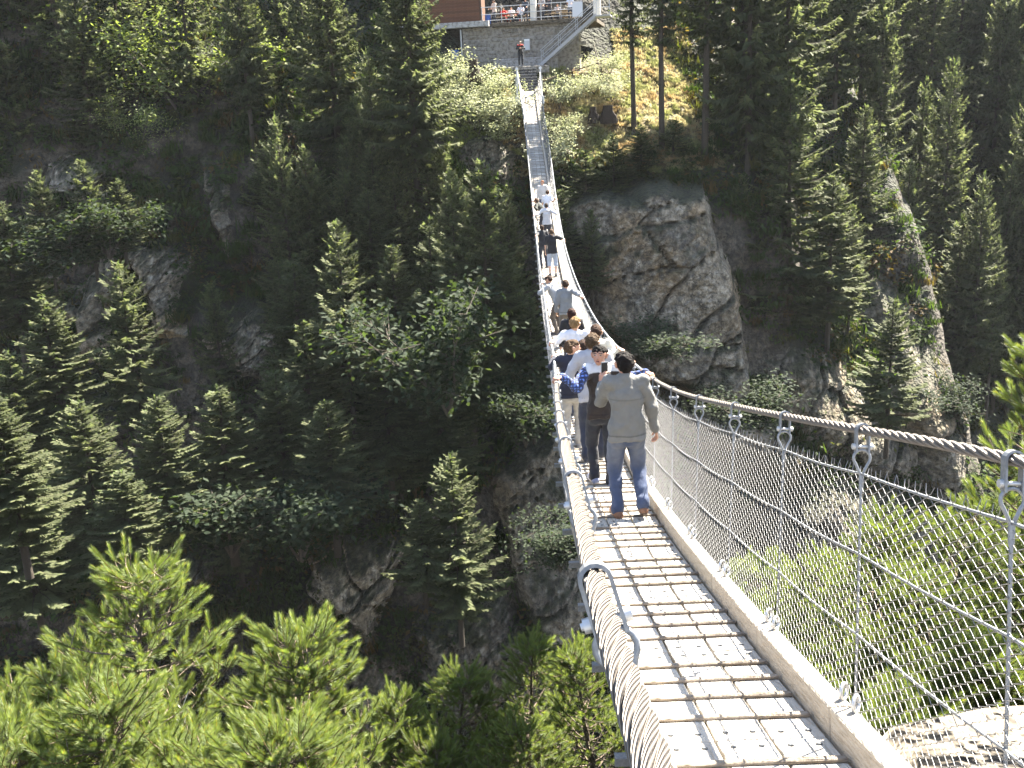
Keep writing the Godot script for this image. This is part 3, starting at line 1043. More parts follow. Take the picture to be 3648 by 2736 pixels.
func crowd() -> void:
	wrinkle = ns(5.5, 77, 3)
	strand = ns(26.0, 78, 2)
	# who is on the bridge, from the nearest to the farthest
	var hp := at(604.5, 368.5, 9.6)
	var p1 := Transform3D(Basis(Vector3.UP, 0.05), D(9.2, 0.1)).affine_inverse()
	person({"label": "man in a grey jacket and blue jeans, seen from behind, holding up a phone", "at": D(9.2, 0.1), "tall": 1.7, "cell": 0.0125, "yaw": 0.05, "bulk": 0.98, "wide": 0.98,
		"top": Color(0.155, 0.152, 0.14), "bottom": Color(0.05, 0.07, 0.13), "worn": Color(0.13, 0.145, 0.18), "shoe": Color(0.2, 0.105, 0.06), "sole": Color(0.07, 0.045, 0.03), "hair": Color(0.016, 0.013, 0.012), "skin": Color(0.45, 0.24, 0.16), "hem": 0.1,
		"left_foot": Vector3(-0.1, 0, -0.02), "right_foot": Vector3(0.12, 0, 0.12), "right_heel": 0.09, "lean": 0.06, "head_yaw": 0.12, "left_hand": p1 * (hp + Vector3(-0.035, -0.15, 0.02)), "left_dir": Vector3(0.1, 0.95, -0.05), "left_palm": Vector3(0.75, 0.1, -0.6), "left_curl": 0.5,
		"left_pole": Vector3(-0.25, -1.0, 0.25), "right_hand": Vector3(0.3, 0.83, -0.06), "right_pole": Vector3(1, -0.1, 0.35), "right_dir": Vector3(0.2, -0.9, -0.25), "right_curl": 0.5})
	var ph := MB.new()
	ph.box(Transform3D(Basis(Vector3.UP, 0.1) * Basis(Vector3.RIGHT, 0.12), Vector3.ZERO), Vector3(0.07, 0.142, 0.01), 0.003)
	var phone := thing("phone", "phone in a silver case held up by the man in the grey jacket", "phone", hp)
	ph.col = Color(0.5, 0.5, 0.52)
	put(ph, "case", M.zinc, phone)
	ph = MB.new()
	ph.box(Transform3D(Basis(Vector3.UP, 0.1) * Basis(Vector3.RIGHT, 0.12), Basis(Vector3.UP, 0.1) * Vector3(0, 0.002, 0.006)), Vector3(0.06, 0.118, 0.003), 0.001)
	put(ph, "screen", M.glossy_black, phone)
	person({"label": "dark-haired man in a brown jacket with blue dotted sleeves, looking back at the camera", "at": D(11.1, 0.0), "tall": 1.7, "cell": 0.014, "yaw": 0.1, "head_yaw": 2.75, "head_pitch": 0.1, "twist": 0.25, "mouth_open": true,
		"top": Color(0.028, 0.02, 0.016), "sleeve": Color(0.018, 0.025, 0.07), "dots": true, "yoke": Color(0.55, 0.55, 0.56), "bottom": Color(0.018, 0.02, 0.028), "shoe": Color(0.22, 0.25, 0.36), "sole": Color(0.4, 0.38, 0.36), "skin": Color(0.42, 0.22, 0.14), "hair": Color(0.014, 0.011, 0.01), "lean": 0.1,
		"left_grip": cable(10.75, -1), "right_grip": cable(10.8, 1), "left_foot": Vector3(-0.1, 0, -0.05), "right_foot": Vector3(0.06, 0, 0.12)})
	person({"label": "brown-haired man in a plain pale grey sweatshirt, seen from behind, hand on his hip", "at": D(12.6, -0.02), "cell": 0.016, "tall": 1.78, "top": Color(0.36, 0.36, 0.39), "bottom": Color(0.025, 0.03, 0.05), "shoe": Color(0.05, 0.05, 0.055), "sole": Color(0.5, 0.5, 0.5), "hair": Color(0.085, 0.055, 0.032), "top_name": "sweatshirt",
		"left_hand": Vector3(-0.2, 1.0, -0.14), "left_pole": Vector3(-1, -0.2, 0.6), "left_dir": Vector3(0.6, -0.5, -0.6), "right_hand": Vector3(0.2, 1.02, -0.2), "head_yaw": -0.3, "right_foot": Vector3(0.1, 0, -0.15)})
	person({"label": "man in a navy pullover and pale grey trousers, head turned to the right", "at": D(13.6, -0.27), "cell": 0.016, "tall": 1.64, "yaw": 0.0, "head_yaw": -1.2, "top": Color(0.016, 0.019, 0.034), "bottom": Color(0.34, 0.33, 0.31), "shoe": Color(0.3, 0.3, 0.3), "sole": Color(0.55, 0.55, 0.52), "hair": Color(0.1, 0.062, 0.035), "skin": Color(0.54, 0.31, 0.21), "top_name": "pullover",
		"left_grip": cable(14.1, -1), "right_hand": Vector3(0.2, 1.0, -0.25), "left_foot": Vector3(-0.08, 0, 0.05), "right_foot": Vector3(0.09, 0, -0.12)})
	person({"label": "shorter dark-haired person in navy, mostly hidden between the grey sweatshirt and the navy pullover", "at": D(14.2, -0.06), "cell": 0.02, "tall": 1.58, "top": Color(0.02, 0.025, 0.06), "bottom": Color(0.03, 0.03, 0.04), "hair": Color(0.05, 0.03, 0.02)})
	person({"label": "brown-haired man in a cream shirt, right hand on the right handrail", "at": D(14.9, 0.16), "cell": 0.02, "tall": 1.77, "top": Color(0.66, 0.62, 0.5), "bottom": Color(0.03, 0.035, 0.06), "hair": Color(0.06, 0.034, 0.022), "top_name": "shirt", "right_grip": cable(14.6, 1), "right_pole": Vector3(0.3, -1, 0.2)})
	person({"label": "light-haired man in a white shirt with a bright blue collar", "at": D(16.8, -0.1), "cell": 0.018, "tall": 1.78, "top": Color(0.6, 0.61, 0.66), "bottom": Color(0.05, 0.06, 0.1), "hair": Color(0.24, 0.15, 0.07), "top_name": "shirt", "collar": false, "left_grip": cable(16.5, -1), "left_pole": Vector3(-0.8, -0.6, 0.2), "right_hand": Vector3(0.32, 0.95, -0.15), "wide": 1.1, "head_yaw": -0.35, "blue_collar": true})
	person({"label": "woman with long dark brown hair and a black top", "at": D(20.0, -0.02), "cell": 0.024, "tall": 1.67, "top": Color(0.015, 0.014, 0.016), "bottom": Color(0.03, 0.03, 0.04), "hair": Color(0.045, 0.022, 0.016), "hair_style": "long"})
	person({"label": "dark-haired man in a slate grey shirt, seen from behind, right hand on the right rope", "at": D(25.4, 0.06), "cell": 0.024, "tall": 1.78, "top": Color(0.17, 0.185, 0.2), "bottom": Color(0.1, 0.085, 0.07), "hair": Color(0.05, 0.03, 0.02), "top_name": "shirt", "right_grip": cable(24.6, 1), "right_pole": Vector3(1, -0.3, 0.1), "left_foot": Vector3(-0.12, 0, 0.05)})
	person({"label": "man in a grey jacket bending far over the left rope to look down", "at": D(27.2, -0.14), "cell": 0.024, "tall": 1.76, "yaw": 0.95, "lean": 0.5, "shift": Vector3(0, -0.01, 0.08), "top": Color(0.28, 0.29, 0.3), "bottom": Color(0.09, 0.075, 0.06), "hair": Color(0.05, 0.03, 0.022), "left_grip": cable(27.2, -1), "right_grip": cable(28.0, -1), "head_pitch": -0.5})
	person({"label": "man in a black T-shirt and pale denim shorts, right hand on the rope", "at": D(36.6, 0.06), "cell": 0.026, "tall": 1.78, "tee": true, "shorts": true, "top": Color(0.012, 0.012, 0.016), "bottom": Color(0.3, 0.36, 0.46), "hair": Color(0.1, 0.065, 0.04), "top_name": "shirt", "right_grip": cable(36.3, 1), "right_pole": Vector3(1, -0.4, 0.2), "skin": Color(0.56, 0.36, 0.27), "shoe": Color(0.08, 0.08, 0.08)})
	person({"label": "boy in a black jacket at the left rope, beside the man in shorts", "at": D(38.2, -0.24), "cell": 0.028, "tall": 1.66, "yaw": 0.25, "lean": 0.12, "top": Color(0.02, 0.02, 0.024), "bottom": Color(0.03, 0.035, 0.05), "hair": Color(0.05, 0.03, 0.02), "left_grip": cable(37.6, -1)})
	person({"label": "man in a pale grey hooded sweatshirt, arms spread to both ropes", "at": D(42.2, 0.02), "cell": 0.028, "tall": 1.77, "top": Color(0.46, 0.47, 0.5), "bottom": Color(0.03, 0.03, 0.04), "hair": Color(0.05, 0.035, 0.025), "hood": true, "top_name": "sweatshirt", "left_grip": cable(41.8, -1), "right_grip": cable(41.6, 1), "left_pole": Vector3(-0.7, -0.6, 0.3), "right_pole": Vector3(0.7, -0.6, 0.3)})
	person({"label": "person in dark olive leaning out over the left rope, beyond the pale hooded sweatshirt", "at": D(44.0, -0.12), "cell": 0.03, "tall": 1.74, "yaw": 0.9, "lean": 0.7, "shift": Vector3(0, 0, 0.1), "top": Color(0.03, 0.032, 0.026), "bottom": Color(0.03, 0.03, 0.04), "hair": Color(0.09, 0.05, 0.03), "left_grip": cable(43.6, -1), "right_grip": cable(44.6, -1)})
	person({"label": "person in a white T-shirt bending to the right rope, beyond the pale hooded sweatshirt", "at": D(45.2, 0.1), "cell": 0.03, "tall": 1.72, "yaw": -0.4, "lean": 0.3, "tee": true, "top": Color(0.66, 0.66, 0.68), "bottom": Color(0.04, 0.05, 0.09), "hair": Color(0.06, 0.035, 0.022), "top_name": "shirt", "right_grip": cable(44.9, 1)})
	person({"label": "reddish-haired person facing back, the farthest one out on the bridge", "at": D(47.2, -0.02), "cell": 0.03, "tall": 1.72, "yaw": 2.9, "top": Color(0.5, 0.48, 0.46), "bottom": Color(0.05, 0.06, 0.1), "hair": Color(0.32, 0.14, 0.06)})
	person({"label": "man in black with red shirt and pale cap, alone atop the bridge steps", "at": Vector3(1.66, 3.37, -74.5), "cell": 0.03, "tall": 1.74, "yaw": PI, "top": Color(0.016, 0.016, 0.018), "bottom": Color(0.016, 0.018, 0.022), "hair": Color(0.45, 0.42, 0.36), "hair_style": "cap", "yoke": Color(0.4, 0.03, 0.02), "left_hand": Vector3(-0.06, 1.2, -0.28), "right_hand": Vector3(0.06, 1.2, -0.28), "left_pole": Vector3(-1, -0.6, 0.1), "right_pole": Vector3(1, -0.6, 0.1)})

# ---- the gorge ------------------------------------------------------------------------------------------------------
# For each place across (x), how far the opposite side lies at each height: [[heights], [distances]]
const WALL_X := [-75.0, -45.0, -25.0, -8.0, 2.0, 10.0, 17.0, 24.0, 30.0, 38.0, 60.0, 115.0]
const WALL := [
	[[-50, -30, -10, 5, 25], [22, 36, 50, 60, 78]],
	[[-50, -30, -12, 0, 10, 25], [30, 44, 55, 62, 70, 84]],
	[[-50, -30, -20, -12, -5, 2, 10, 25], [36, 50, 55, 60, 64, 68, 75, 90]],
	[[-50, -30, -20, -10, -5, 0, 3, 4.5, 6.4, 12, 25], [38, 51, 57, 62, 65, 69.5, 73.5, 77, 80, 86, 98]],
	[[-50, -35, -25, -18, -10, -5, -2, 0.6, 1.5, 3.1, 3.3, 6.4, 10, 25], [40, 48, 55, 59.5, 64, 67, 69.2, 70.6, 72.5, 74.2, 78.4, 84, 87, 102]],
	[[-50, -30, -18, -5, -3, 0, 2.5, 4, 6.4, 10, 25], [42, 53, 61, 65, 66.5, 72, 77, 80, 84, 88, 106]],
	[[-50, -30, -18, -6, -3, 0, 3, 10, 25], [44, 55, 62.5, 67, 70, 75.5, 80, 89, 110]],
	[[-50, -30, -20, -15, -8, 3, 25], [46, 58, 65, 70, 78, 90, 122]],
	[[-50, -30, -24, -11, -5, 5, 25], [48, 58, 62, 72, 82, 97, 130]],
	[[-50, -30, -25, -10, 5, 25], [60, 80, 86, 99, 114, 142]],
	[[-50, -30, -10, 5, 25], [64, 86, 106, 124, 152]],
	[[-50, -30, -10, 25], [50, 76, 102, 152]],
]
var lumps: FastNoiseLite
var patch: FastNoiseLite
var grain: FastNoiseLite

func wall_smooth(x: float, y: float) -> float:
	var k := 0
	while k < WALL_X.size() - 2 and x > WALL_X[k + 1]: k += 1
	var f := smoothstep(0.0, 1.0, clampf((x - WALL_X[k]) / (WALL_X[k + 1] - WALL_X[k]), 0, 1))
	var z := lerpf(along(WALL[k][0], WALL[k][1], y), along(WALL[k + 1][0], WALL[k + 1][1], y), f)
	return z - calm_at(x, y) * lumps.get_noise_2d(x, y) * 2.6

func calm_at(x: float, y: float) -> float:
	return clampf((Vector2(x - 3.0, (y - 3.5) * 1.3).length() - 5.0) / 5.0, 0.12, 1.0)

func wall_far(x: float, y: float) -> float:
	var f := facet(x * 0.5 + y * 0.87, -x * 0.87 + y * 0.5, 2.6, 4.6, 5)
	return wall_smooth(x, y) - calm_at(x, y) * (f.x * 1.0 + grain.get_noise_2d(x, y) * 0.5)

func near_y(x: float, z: float) -> float:  # our own side of the gorge; z = distance ahead
	var right := along([-12, 0, 2.6, 3.4, 4.9, 5.4, 6, 8, 10, 12, 16, 22, 30], [-1.3, -1.9, -2.75, -3.1, -3.25, -4.0, -4.7, -6.1, -7.6, -9.5, -15, -30, -48], z)
	var left := along([-12, 0, 3, 6, 10, 14, 20, 28], [-1.5, -3.4, -5.2, -7.4, -11, -17, -32, -48], z)
	var y := lerpf(left, right, smoothstep(0.2, 2.2, x))
	return y + (lumps.get_noise_2d(x * 3.0, z * 3.0) * 0.35 + grain.get_noise_2d(x * 2.0, z * 2.0) * 0.2) * (0.2 if x > 0.8 and z > 1.0 and z < 6.0 else 1.0) - 4.0 * smoothstep(10.0, 40.0, absf(x - 1.0))

func land() -> void:
	lumps = ns(0.05, 8, 4)
	patch = ns(0.07, 21, 3)
	grain = ns(0.3, 31, 4)
	var mb := MB.new()
	var st := 0.6
	var x0 := -75.0
	var nx := int(190.0 / st)
	var ny := int(76.0 / st)
	var moss := Color(0.035, 0.045, 0.018)
	var soil := Color(0.06, 0.05, 0.03)
	var stone := Color(0.15, 0.14, 0.12)
	for j in ny + 1:
		for i in nx + 1:
			var x := x0 + i * st
			var y := -50.0 + j * st
			mb.add(Vector3(x, y, -wall_far(x, y)), Vector3.UP)
	for j in ny:
		for i in nx:
			var a := j * (nx + 1) + i
			mb.ix.append_array([a, a + nx + 2, a + 1, a, a + nx + 1, a + nx + 2])
	mb.smooth()
	for k in mb.v.size():
		var p := mb.v[k]
		var flat := absf(mb.n[k].y) + 0.35 * patch.get_noise_2d(p.x, p.y * 1.5)
		var c := stone.lerp(soil, smoothstep(0.3, 0.5, flat)).lerp(moss, smoothstep(0.42, 0.68, flat + 0.2 * grain.get_noise_2d(p.x * 2, p.y * 2)))
		if p.y > -3.5 and p.x > 2.5 and p.x < 14.0 and p.y < 4.0:
			c = Color(0.33, 0.26, 0.14).lerp(Color(0.2, 0.21, 0.08), smoothstep(-0.25, 0.3, grain.get_noise_2d(p.x * 1.5, p.y * 2.5)))
		mb.c[k] = c * (0.85 + 0.4 * grain.get_noise_2d(p.x * 3.0, p.y * 3.0))
	tag(put(mb, "mountainside", M.rock), "", "", "", "structure")
	mb = MB.new()
	nx = 170
	var nz := 100
	for j in nz + 1:
		for i in nx + 1:
			var x := -42.0 + i * 0.5
			var z := -12.0 + j * 0.42
			mb.col = soil.lerp(moss, smoothstep(-0.2, 0.3, patch.get_noise_2d(x * 6.0, z * 6.0)))
			if x > 1.0 and z > 2.0 and z < 5.3: mb.col = Color(0.36, 0.33, 0.29)
			mb.add(Vector3(x, near_y(x, z), -z), Vector3.UP)
	for j in nz:
		for i in nx:
			var a := j * (nx + 1) + i
			mb.ix.append_array([a, a + nx + 2, a + 1, a, a + nx + 1, a + nx + 2])
	mb.smooth()
	tag(put(mb, "hillside", M.rock), "", "", "", "structure")
	mb = MB.new()
	mb.col = Color(0.1, 0.1, 0.095)
	mb.quad(Vector3(-900, -49, 900), Vector3(900, -49, 900), Vector3(900, -49, -900), Vector3(-900, -49, -900))
	tag(put(mb, "ground", M.rock), "", "", "", "structure")

# A rock: a rounded block cut flat by many planes, cracked and weathered. strata: the normal most of the cuts keep to
func rock_mesh(size: Vector3, sd: int, cuts: int, strata: Vector3, N := 40, crack := 0.16) -> ArrayMesh:
	var g := RandomNumberGenerator.new()
	g.seed = sd
	var planes := []
	for k in cuts:
		var d := Vector3(g.randfn(), g.randfn(), g.randfn()).normalized()
		if k % 2 == 0 and strata.length() > 0.1:
			d = (strata * (1.0 if g.randf() < 0.5 else -1.0) + d * 0.3).normalized()
		planes.append([d, g.randf_range(0.48, 0.82)])
	var fa := ns(0.16, sd, 5)
	var fc := ns(0.11, sd + 1, 2)
	var fs := ns(0.35, sd + 2, 3)
	var fb := ns(0.3, sd + 3, 1, FastNoiseLite.TYPE_CELLULAR)
	fb.cellular_return_type = FastNoiseLite.RETURN_CELL_VALUE
	fb.domain_warp_enabled = true
	fb.domain_warp_amplitude = 2.0
	fb.domain_warp_frequency = 0.15
	var bl := clampf(size.x * 0.09, 0.1, 0.35)
	var mb := MB.new()
	var q := Quaternion(Vector3.UP, strata.normalized()) if strata.length() > 0.1 else Quaternion()
	for face in 6:
		var base := mb.v.size()
		for j in N + 1:
			for i in N + 1:
				var a := tan((float(i) / N * 2.0 - 1.0) * PI / 4.0)
				var b := tan((float(j) / N * 2.0 - 1.0) * PI / 4.0)
				var d: Vector3 = [Vector3(1, b, -a), Vector3(-1, b, a), Vector3(a, 1, -b), Vector3(a, -1, b), Vector3(a, b, 1), Vector3(-a, b, -1)][face]
				d = d.normalized()
				var p := d * pow(maxf(maxf(absf(d.x), absf(d.y)), absf(d.z)), -0.45)
				for pl in planes:
					var ex: float = p.dot(pl[0]) - pl[1]
					if ex > 0.0: p -= (pl[0] as Vector3) * ex * 0.96
				p *= size
				var ps := q.inverse() * p   # along the beds the noise is long, across them short
				ps = Vector3(ps.x * 0.45, ps.y * 1.7, ps.z * 0.45) if strata.length() > 0.1 else p
				var cr := absf(fc.get_noise_3dv(ps))
				var off := fa.get_noise_3dv(ps) * 0.7 + fb.get_noise_3dv(ps) * bl - crack * 3.0 * (1.0 - smoothstep(0.0, 0.05, cr))
				p += d * off
				var lich := fs.get_noise_3dv(p * 1.6)
				var tone := 0.5 + 0.5 * fa.get_noise_3dv(p * 0.7 + Vector3(30, 0, 0))
				var c := Color(0.15, 0.135, 0.11).lerp(Color(0.36, 0.34, 0.3), smoothstep(0.25, 0.75, tone))
				c = c.lerp(Color(0.19, 0.14, 0.085), smoothstep(0.1, 0.5, fc.get_noise_3dv(p * 0.8 + Vector3(0, 50, 0))) * 0.7)
				c = c.lerp(Color(0.42, 0.42, 0.39), smoothstep(0.3, 0.45, lich) * 0.75)
				c = c.lerp(Color(0.04, 0.038, 0.032), (1.0 - smoothstep(0.0, 0.06, cr)) * 0.6)
				mb.col = c
				mb.add(p, d)
		for j in N:
			for i in N:
				var a := base + j * (N + 1) + i
				mb.ix.append_array([a, a + N + 2, a + 1, a, a + N + 1, a + N + 2])
	mb.smooth()
	for k in mb.v.size():  # moss on what faces up
		var m := smoothstep(0.45, 0.8, mb.n[k].y + 0.35 * fs.get_noise_3dv(mb.v[k] * 0.7))
		mb.c[k] = mb.c[k].lerp(Color(0.05, 0.062, 0.022), m * 0.85)
	return mb.mesh()

# Fractured rock: each cell of a jittered, slanted pattern is one plane with its own step, tilt and tone
var table := PackedFloat32Array()
func facet(u: float, v: float, w: float, h: float, salt: int) -> Vector3:  # (height, tone, nearness to a joint)
	if table.is_empty():
		var g := RandomNumberGenerator.new()
		g.seed = 404
		table.resize(64 * 64 * 6)
		for k in table.size(): table[k] = g.randf()
	var ci := floori(u / w)
	var cj := floori(v / h)
	var best := 1e9
	var second := 1e9
	var at_ := 0
	var bu := 0.0
	var bv := 0.0
	for j in range(cj - 1, cj + 2):
		for i in range(ci - 1, ci + 2):
			var k := ((((j + salt) & 63) * 64) + ((i + salt * 7) & 63)) * 6
			var du := u / w - i - table[k]
			var dv := v / h - j - table[k + 1]
			var d := du * du + dv * dv
			if d < best:
				second = best
				best = d
				at_ = k
				bu = du * w
				bv = dv * h
			elif d < second:
				second = d
	return Vector3(table[at_ + 2] - 0.5 + (table[at_ + 3] - 0.5) * bu * 0.55 / maxf(w, 0.1) * 2.0 + (table[at_ + 4] - 0.5) * bv * 0.5 / maxf(h, 0.1) * 2.0, table[at_ + 5], sqrt(second) - sqrt(best))

func on_wall(px: float, py: float) -> Vector3:  # where the far side shows at that place of the survey photograph
	var far := 60.0
	for k in 24:
		var p := at(px, py, far)
		far = lerpf(far, wall_far(p.x, p.y), 0.6)
	return at(px, py, far)

# A cliff face: an outline on the mountainside, bulging out of it, fractured along its beds
func cliff(label: String, outline: Array, bulge: float, fall: float, beds: float, w: float, h: float, sd: int, light := 1.0, called := "rock") -> void:
	var poly := PackedVector2Array()
	var lo := Vector2(1e9, 1e9)
	var hi := -lo
	for q in outline:
		var p := on_wall(q[0] * 0.46293, q[1] * 0.46293)
		poly.append(Vector2(p.x, p.y))
		lo = lo.min(Vector2(p.x, p.y)); hi = hi.max(Vector2(p.x, p.y))
	lo -= Vector2(1.2, 1.2); hi += Vector2(1.2, 1.2)
	var st := clampf(maxf(hi.x - lo.x, hi.y - lo.y) / 90.0, 0.1, 0.24)
	var nx := int((hi.x - lo.x) / st)
	var ny := int((hi.y - lo.y) / st)
	var mb := MB.new()
	var fa := ns(0.35, sd, 4)
	var fs := ns(1.1, sd + 2, 3)
	var fc := ns(0.09, sd + 3, 3)
	var ca := cos(beds)
	var sa := sin(beds)
	var inside := PackedByteArray()
	var n := poly.size()
	for j in ny + 1:
		for i in nx + 1:
			var x := lo.x + i * st
			var y := lo.y + j * st
			var P := Vector2(x + fa.get_noise_2d(x * 0.6, y * 0.6) * 0.6, y + fa.get_noise_2d(y * 0.6 + 50.0, x * 0.6) * 0.6)
			var d := 1e9
			for k in n:
				d = minf(d, P.distance_to(Geometry2D.get_closest_point_to_segment(P, poly[k], poly[(k + 1) % n])))
			if not Geometry2D.is_point_in_polygon(P, poly): d = -d
			inside.append(1 if d > -1.0 else 0)
			var u := x * ca + y * sa
			var v := -x * sa + y * ca
			u += fc.get_noise_2d(x, y) * 1.2
			var big := facet(u, v, w, h, sd)
			var small := facet(u + 3.1, v + big.y * 5.0, w * 0.34, h * 0.3, sd + 9)
			var tiny := fs.get_noise_2d(u * 0.6, v * 1.4)
			var off := bulge * smoothstep(-0.05, fall, d) - 1.6 * smoothstep(0.1, -0.9, d)
			var env := smoothstep(-0.4, 0.6, d)
			off += env * (big.x * minf(w, h) * 0.27 + small.x * minf(w, h) * 0.07 + tiny * 0.05 - 0.5 * (1.0 - smoothstep(0.0, 0.06, big.z)) - 0.1 * (1.0 - smoothstep(0.0, 0.1, small.z)))
			var tone := 0.62 + 0.38 * big.y + 0.2 * (small.y - 0.5) + 0.18 * fa.get_noise_2d(x, y)
			var c := Color(0.2, 0.185, 0.155) * tone
			c = c.lerp(Color(0.25, 0.19, 0.115), smoothstep(0.15, 0.5, fc.get_noise_2d(x * 1.3 + 40.0, y)) * 0.6)
			c = c.lerp(Color(0.085, 0.085, 0.09), smoothstep(0.1, 0.45, fc.get_noise_2d(u * 1.6 + 90.0, v * 0.5)) * 0.4)
			c = c.lerp(Color(0.42, 0.42, 0.39), smoothstep(0.22, 0.38, fs.get_noise_2d(x * 1.7, y * 1.7)) * 0.4)
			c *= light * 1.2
			c = c.lerp(Color(0.03, 0.03, 0.026), maxf((1.0 - smoothstep(0.0, 0.06, big.z)) * 0.85, (1.0 - smoothstep(0.0, 0.07, small.z)) * 0.4))
			c = c.lerp(Color(0.04, 0.05, 0.018), smoothstep(0.28, 0.5, fc.get_noise_2d(x * 1.2, y * 2.2 + 70.0) + 0.35 * fs.get_noise_2d(x, y)) * 0.9)
			mb.col = c
			mb.add(Vector3(x, y, -wall_smooth(x, y) + off), Vector3.BACK)
	for j in ny:
		for i in nx:
			var a := j * (nx + 1) + i
			if inside[a] + inside[a + 1] + inside[a + nx + 1] + inside[a + nx + 2] == 0: continue
			mb.ix.append_array([a, a + nx + 2, a + 1, a, a + nx + 1, a + nx + 2])
	mb.smooth()
	for k in mb.v.size():
		mb.c[k] = mb.c[k].lerp(Color(0.04, 0.05, 0.018), smoothstep(0.5, 0.85, mb.n[k].y + 0.3 * fs.get_noise_2d(mb.v[k].x, mb.v[k].y)) * 0.9)
	var base := mb.v[int((ny / 2) * (nx + 1) + nx / 2)]
	var flat := MB.new()   # every little face keeps its own edge
	for k in range(0, mb.ix.size(), 3):
		var a := mb.ix[k]
		var b := mb.ix[k + 1]
		var c := mb.ix[k + 2]
		var nn := (mb.v[c] - mb.v[a]).cross(mb.v[b] - mb.v[a]).normalized()
		var f := flat.v.size()
		for q in [a, b, c]:
			flat.col = mb.c[q]
			flat.add(mb.v[q] - base, (nn + mb.n[q] * 0.35).normalized())
		flat.ix.append_array([f, f + 1, f + 2])
	var o := put(flat, called, M.rock)
	o.position = base
	tag(o, label, "rock", "rock outcrops on the gorge side")

func rocks() -> void:
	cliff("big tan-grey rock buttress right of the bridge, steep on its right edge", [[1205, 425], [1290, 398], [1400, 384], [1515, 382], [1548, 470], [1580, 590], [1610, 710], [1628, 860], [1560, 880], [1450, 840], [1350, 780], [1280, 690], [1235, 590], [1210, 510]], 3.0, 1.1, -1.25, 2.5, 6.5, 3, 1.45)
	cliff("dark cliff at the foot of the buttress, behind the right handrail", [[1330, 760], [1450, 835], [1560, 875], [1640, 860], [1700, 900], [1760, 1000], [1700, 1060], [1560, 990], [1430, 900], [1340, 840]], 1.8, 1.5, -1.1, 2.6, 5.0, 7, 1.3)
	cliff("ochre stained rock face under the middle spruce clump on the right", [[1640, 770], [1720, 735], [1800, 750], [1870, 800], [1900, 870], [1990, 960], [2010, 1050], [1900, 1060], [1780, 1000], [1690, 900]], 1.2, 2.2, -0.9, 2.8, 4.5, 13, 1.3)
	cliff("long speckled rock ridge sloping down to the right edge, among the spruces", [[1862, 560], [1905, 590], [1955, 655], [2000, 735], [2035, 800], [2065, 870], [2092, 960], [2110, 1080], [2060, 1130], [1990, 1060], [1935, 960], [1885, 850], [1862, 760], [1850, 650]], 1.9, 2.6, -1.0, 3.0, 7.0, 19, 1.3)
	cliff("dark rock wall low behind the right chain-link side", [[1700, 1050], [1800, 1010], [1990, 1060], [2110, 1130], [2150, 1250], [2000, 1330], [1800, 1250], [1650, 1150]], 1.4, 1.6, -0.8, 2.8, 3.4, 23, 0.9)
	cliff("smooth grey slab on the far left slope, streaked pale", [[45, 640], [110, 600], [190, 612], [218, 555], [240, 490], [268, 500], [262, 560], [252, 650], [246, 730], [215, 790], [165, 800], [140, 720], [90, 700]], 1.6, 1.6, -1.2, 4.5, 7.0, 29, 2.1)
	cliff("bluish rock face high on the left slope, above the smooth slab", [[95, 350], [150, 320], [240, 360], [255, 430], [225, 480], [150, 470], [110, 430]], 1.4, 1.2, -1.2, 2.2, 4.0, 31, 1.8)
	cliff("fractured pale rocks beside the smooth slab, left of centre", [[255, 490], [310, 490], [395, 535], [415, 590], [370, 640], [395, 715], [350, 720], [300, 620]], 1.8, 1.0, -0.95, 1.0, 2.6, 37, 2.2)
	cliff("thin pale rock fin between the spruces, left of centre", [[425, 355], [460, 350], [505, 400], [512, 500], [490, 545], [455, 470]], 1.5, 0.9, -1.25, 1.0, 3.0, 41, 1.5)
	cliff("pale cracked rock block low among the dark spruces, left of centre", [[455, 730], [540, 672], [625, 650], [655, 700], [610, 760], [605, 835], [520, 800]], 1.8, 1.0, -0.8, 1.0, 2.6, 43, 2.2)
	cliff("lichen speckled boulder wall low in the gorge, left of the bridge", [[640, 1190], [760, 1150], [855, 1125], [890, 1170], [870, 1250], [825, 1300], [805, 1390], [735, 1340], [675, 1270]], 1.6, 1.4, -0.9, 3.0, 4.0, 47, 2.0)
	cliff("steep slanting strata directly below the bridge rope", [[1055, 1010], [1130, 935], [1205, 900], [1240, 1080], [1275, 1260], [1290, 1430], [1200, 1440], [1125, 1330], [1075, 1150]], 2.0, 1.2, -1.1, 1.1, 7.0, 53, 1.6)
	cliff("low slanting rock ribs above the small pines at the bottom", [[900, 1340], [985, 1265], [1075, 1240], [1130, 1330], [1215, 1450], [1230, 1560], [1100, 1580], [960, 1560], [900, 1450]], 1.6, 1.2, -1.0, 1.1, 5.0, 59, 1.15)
	cliff("dark overhanging rock deep in the gorge between the pine bushes", [[660, 1290], [740, 1350], [830, 1400], [900, 1460], [920, 1580], [780, 1600], [680, 1480], [600, 1380]], 1.6, 1.4, -0.9, 1.8, 4.0, 61)
	cliff("dark rock ledge low on the left, above the big pine", [[230, 1180], [330, 1140], [420, 1175], [510, 1190], [490, 1250], [400, 1280], [300, 1250]], 1.4, 1.0, -0.6, 1.4, 2.0, 67)
	cliff("brownish rock outcrop below the shrubs left of the bridge end", [[985, 305], [1050, 285], [1110, 330], [1105, 400], [1040, 395], [1000, 360]], 1.0, 0.7, -1.2, 1.0, 2.0, 71, 1.2)
	cliff("rounded boulder just right of the far bridge deck", [[1200, 320], [1225, 312], [1248, 325], [1250, 350], [1220, 358], [1200, 345]], 0.8, 0.5, -1.0, 0.8, 1.0, 73, 1.5)
	var o := put(rock_mesh(Vector3(1.5, 1.0, 1.2), 163, 9, Vector3.ZERO, 24), "rock", M.rock, null, Transform3D(Basis(Vector3.UP, 0.3), Vector3(5.2, 7.4, -82.0)))
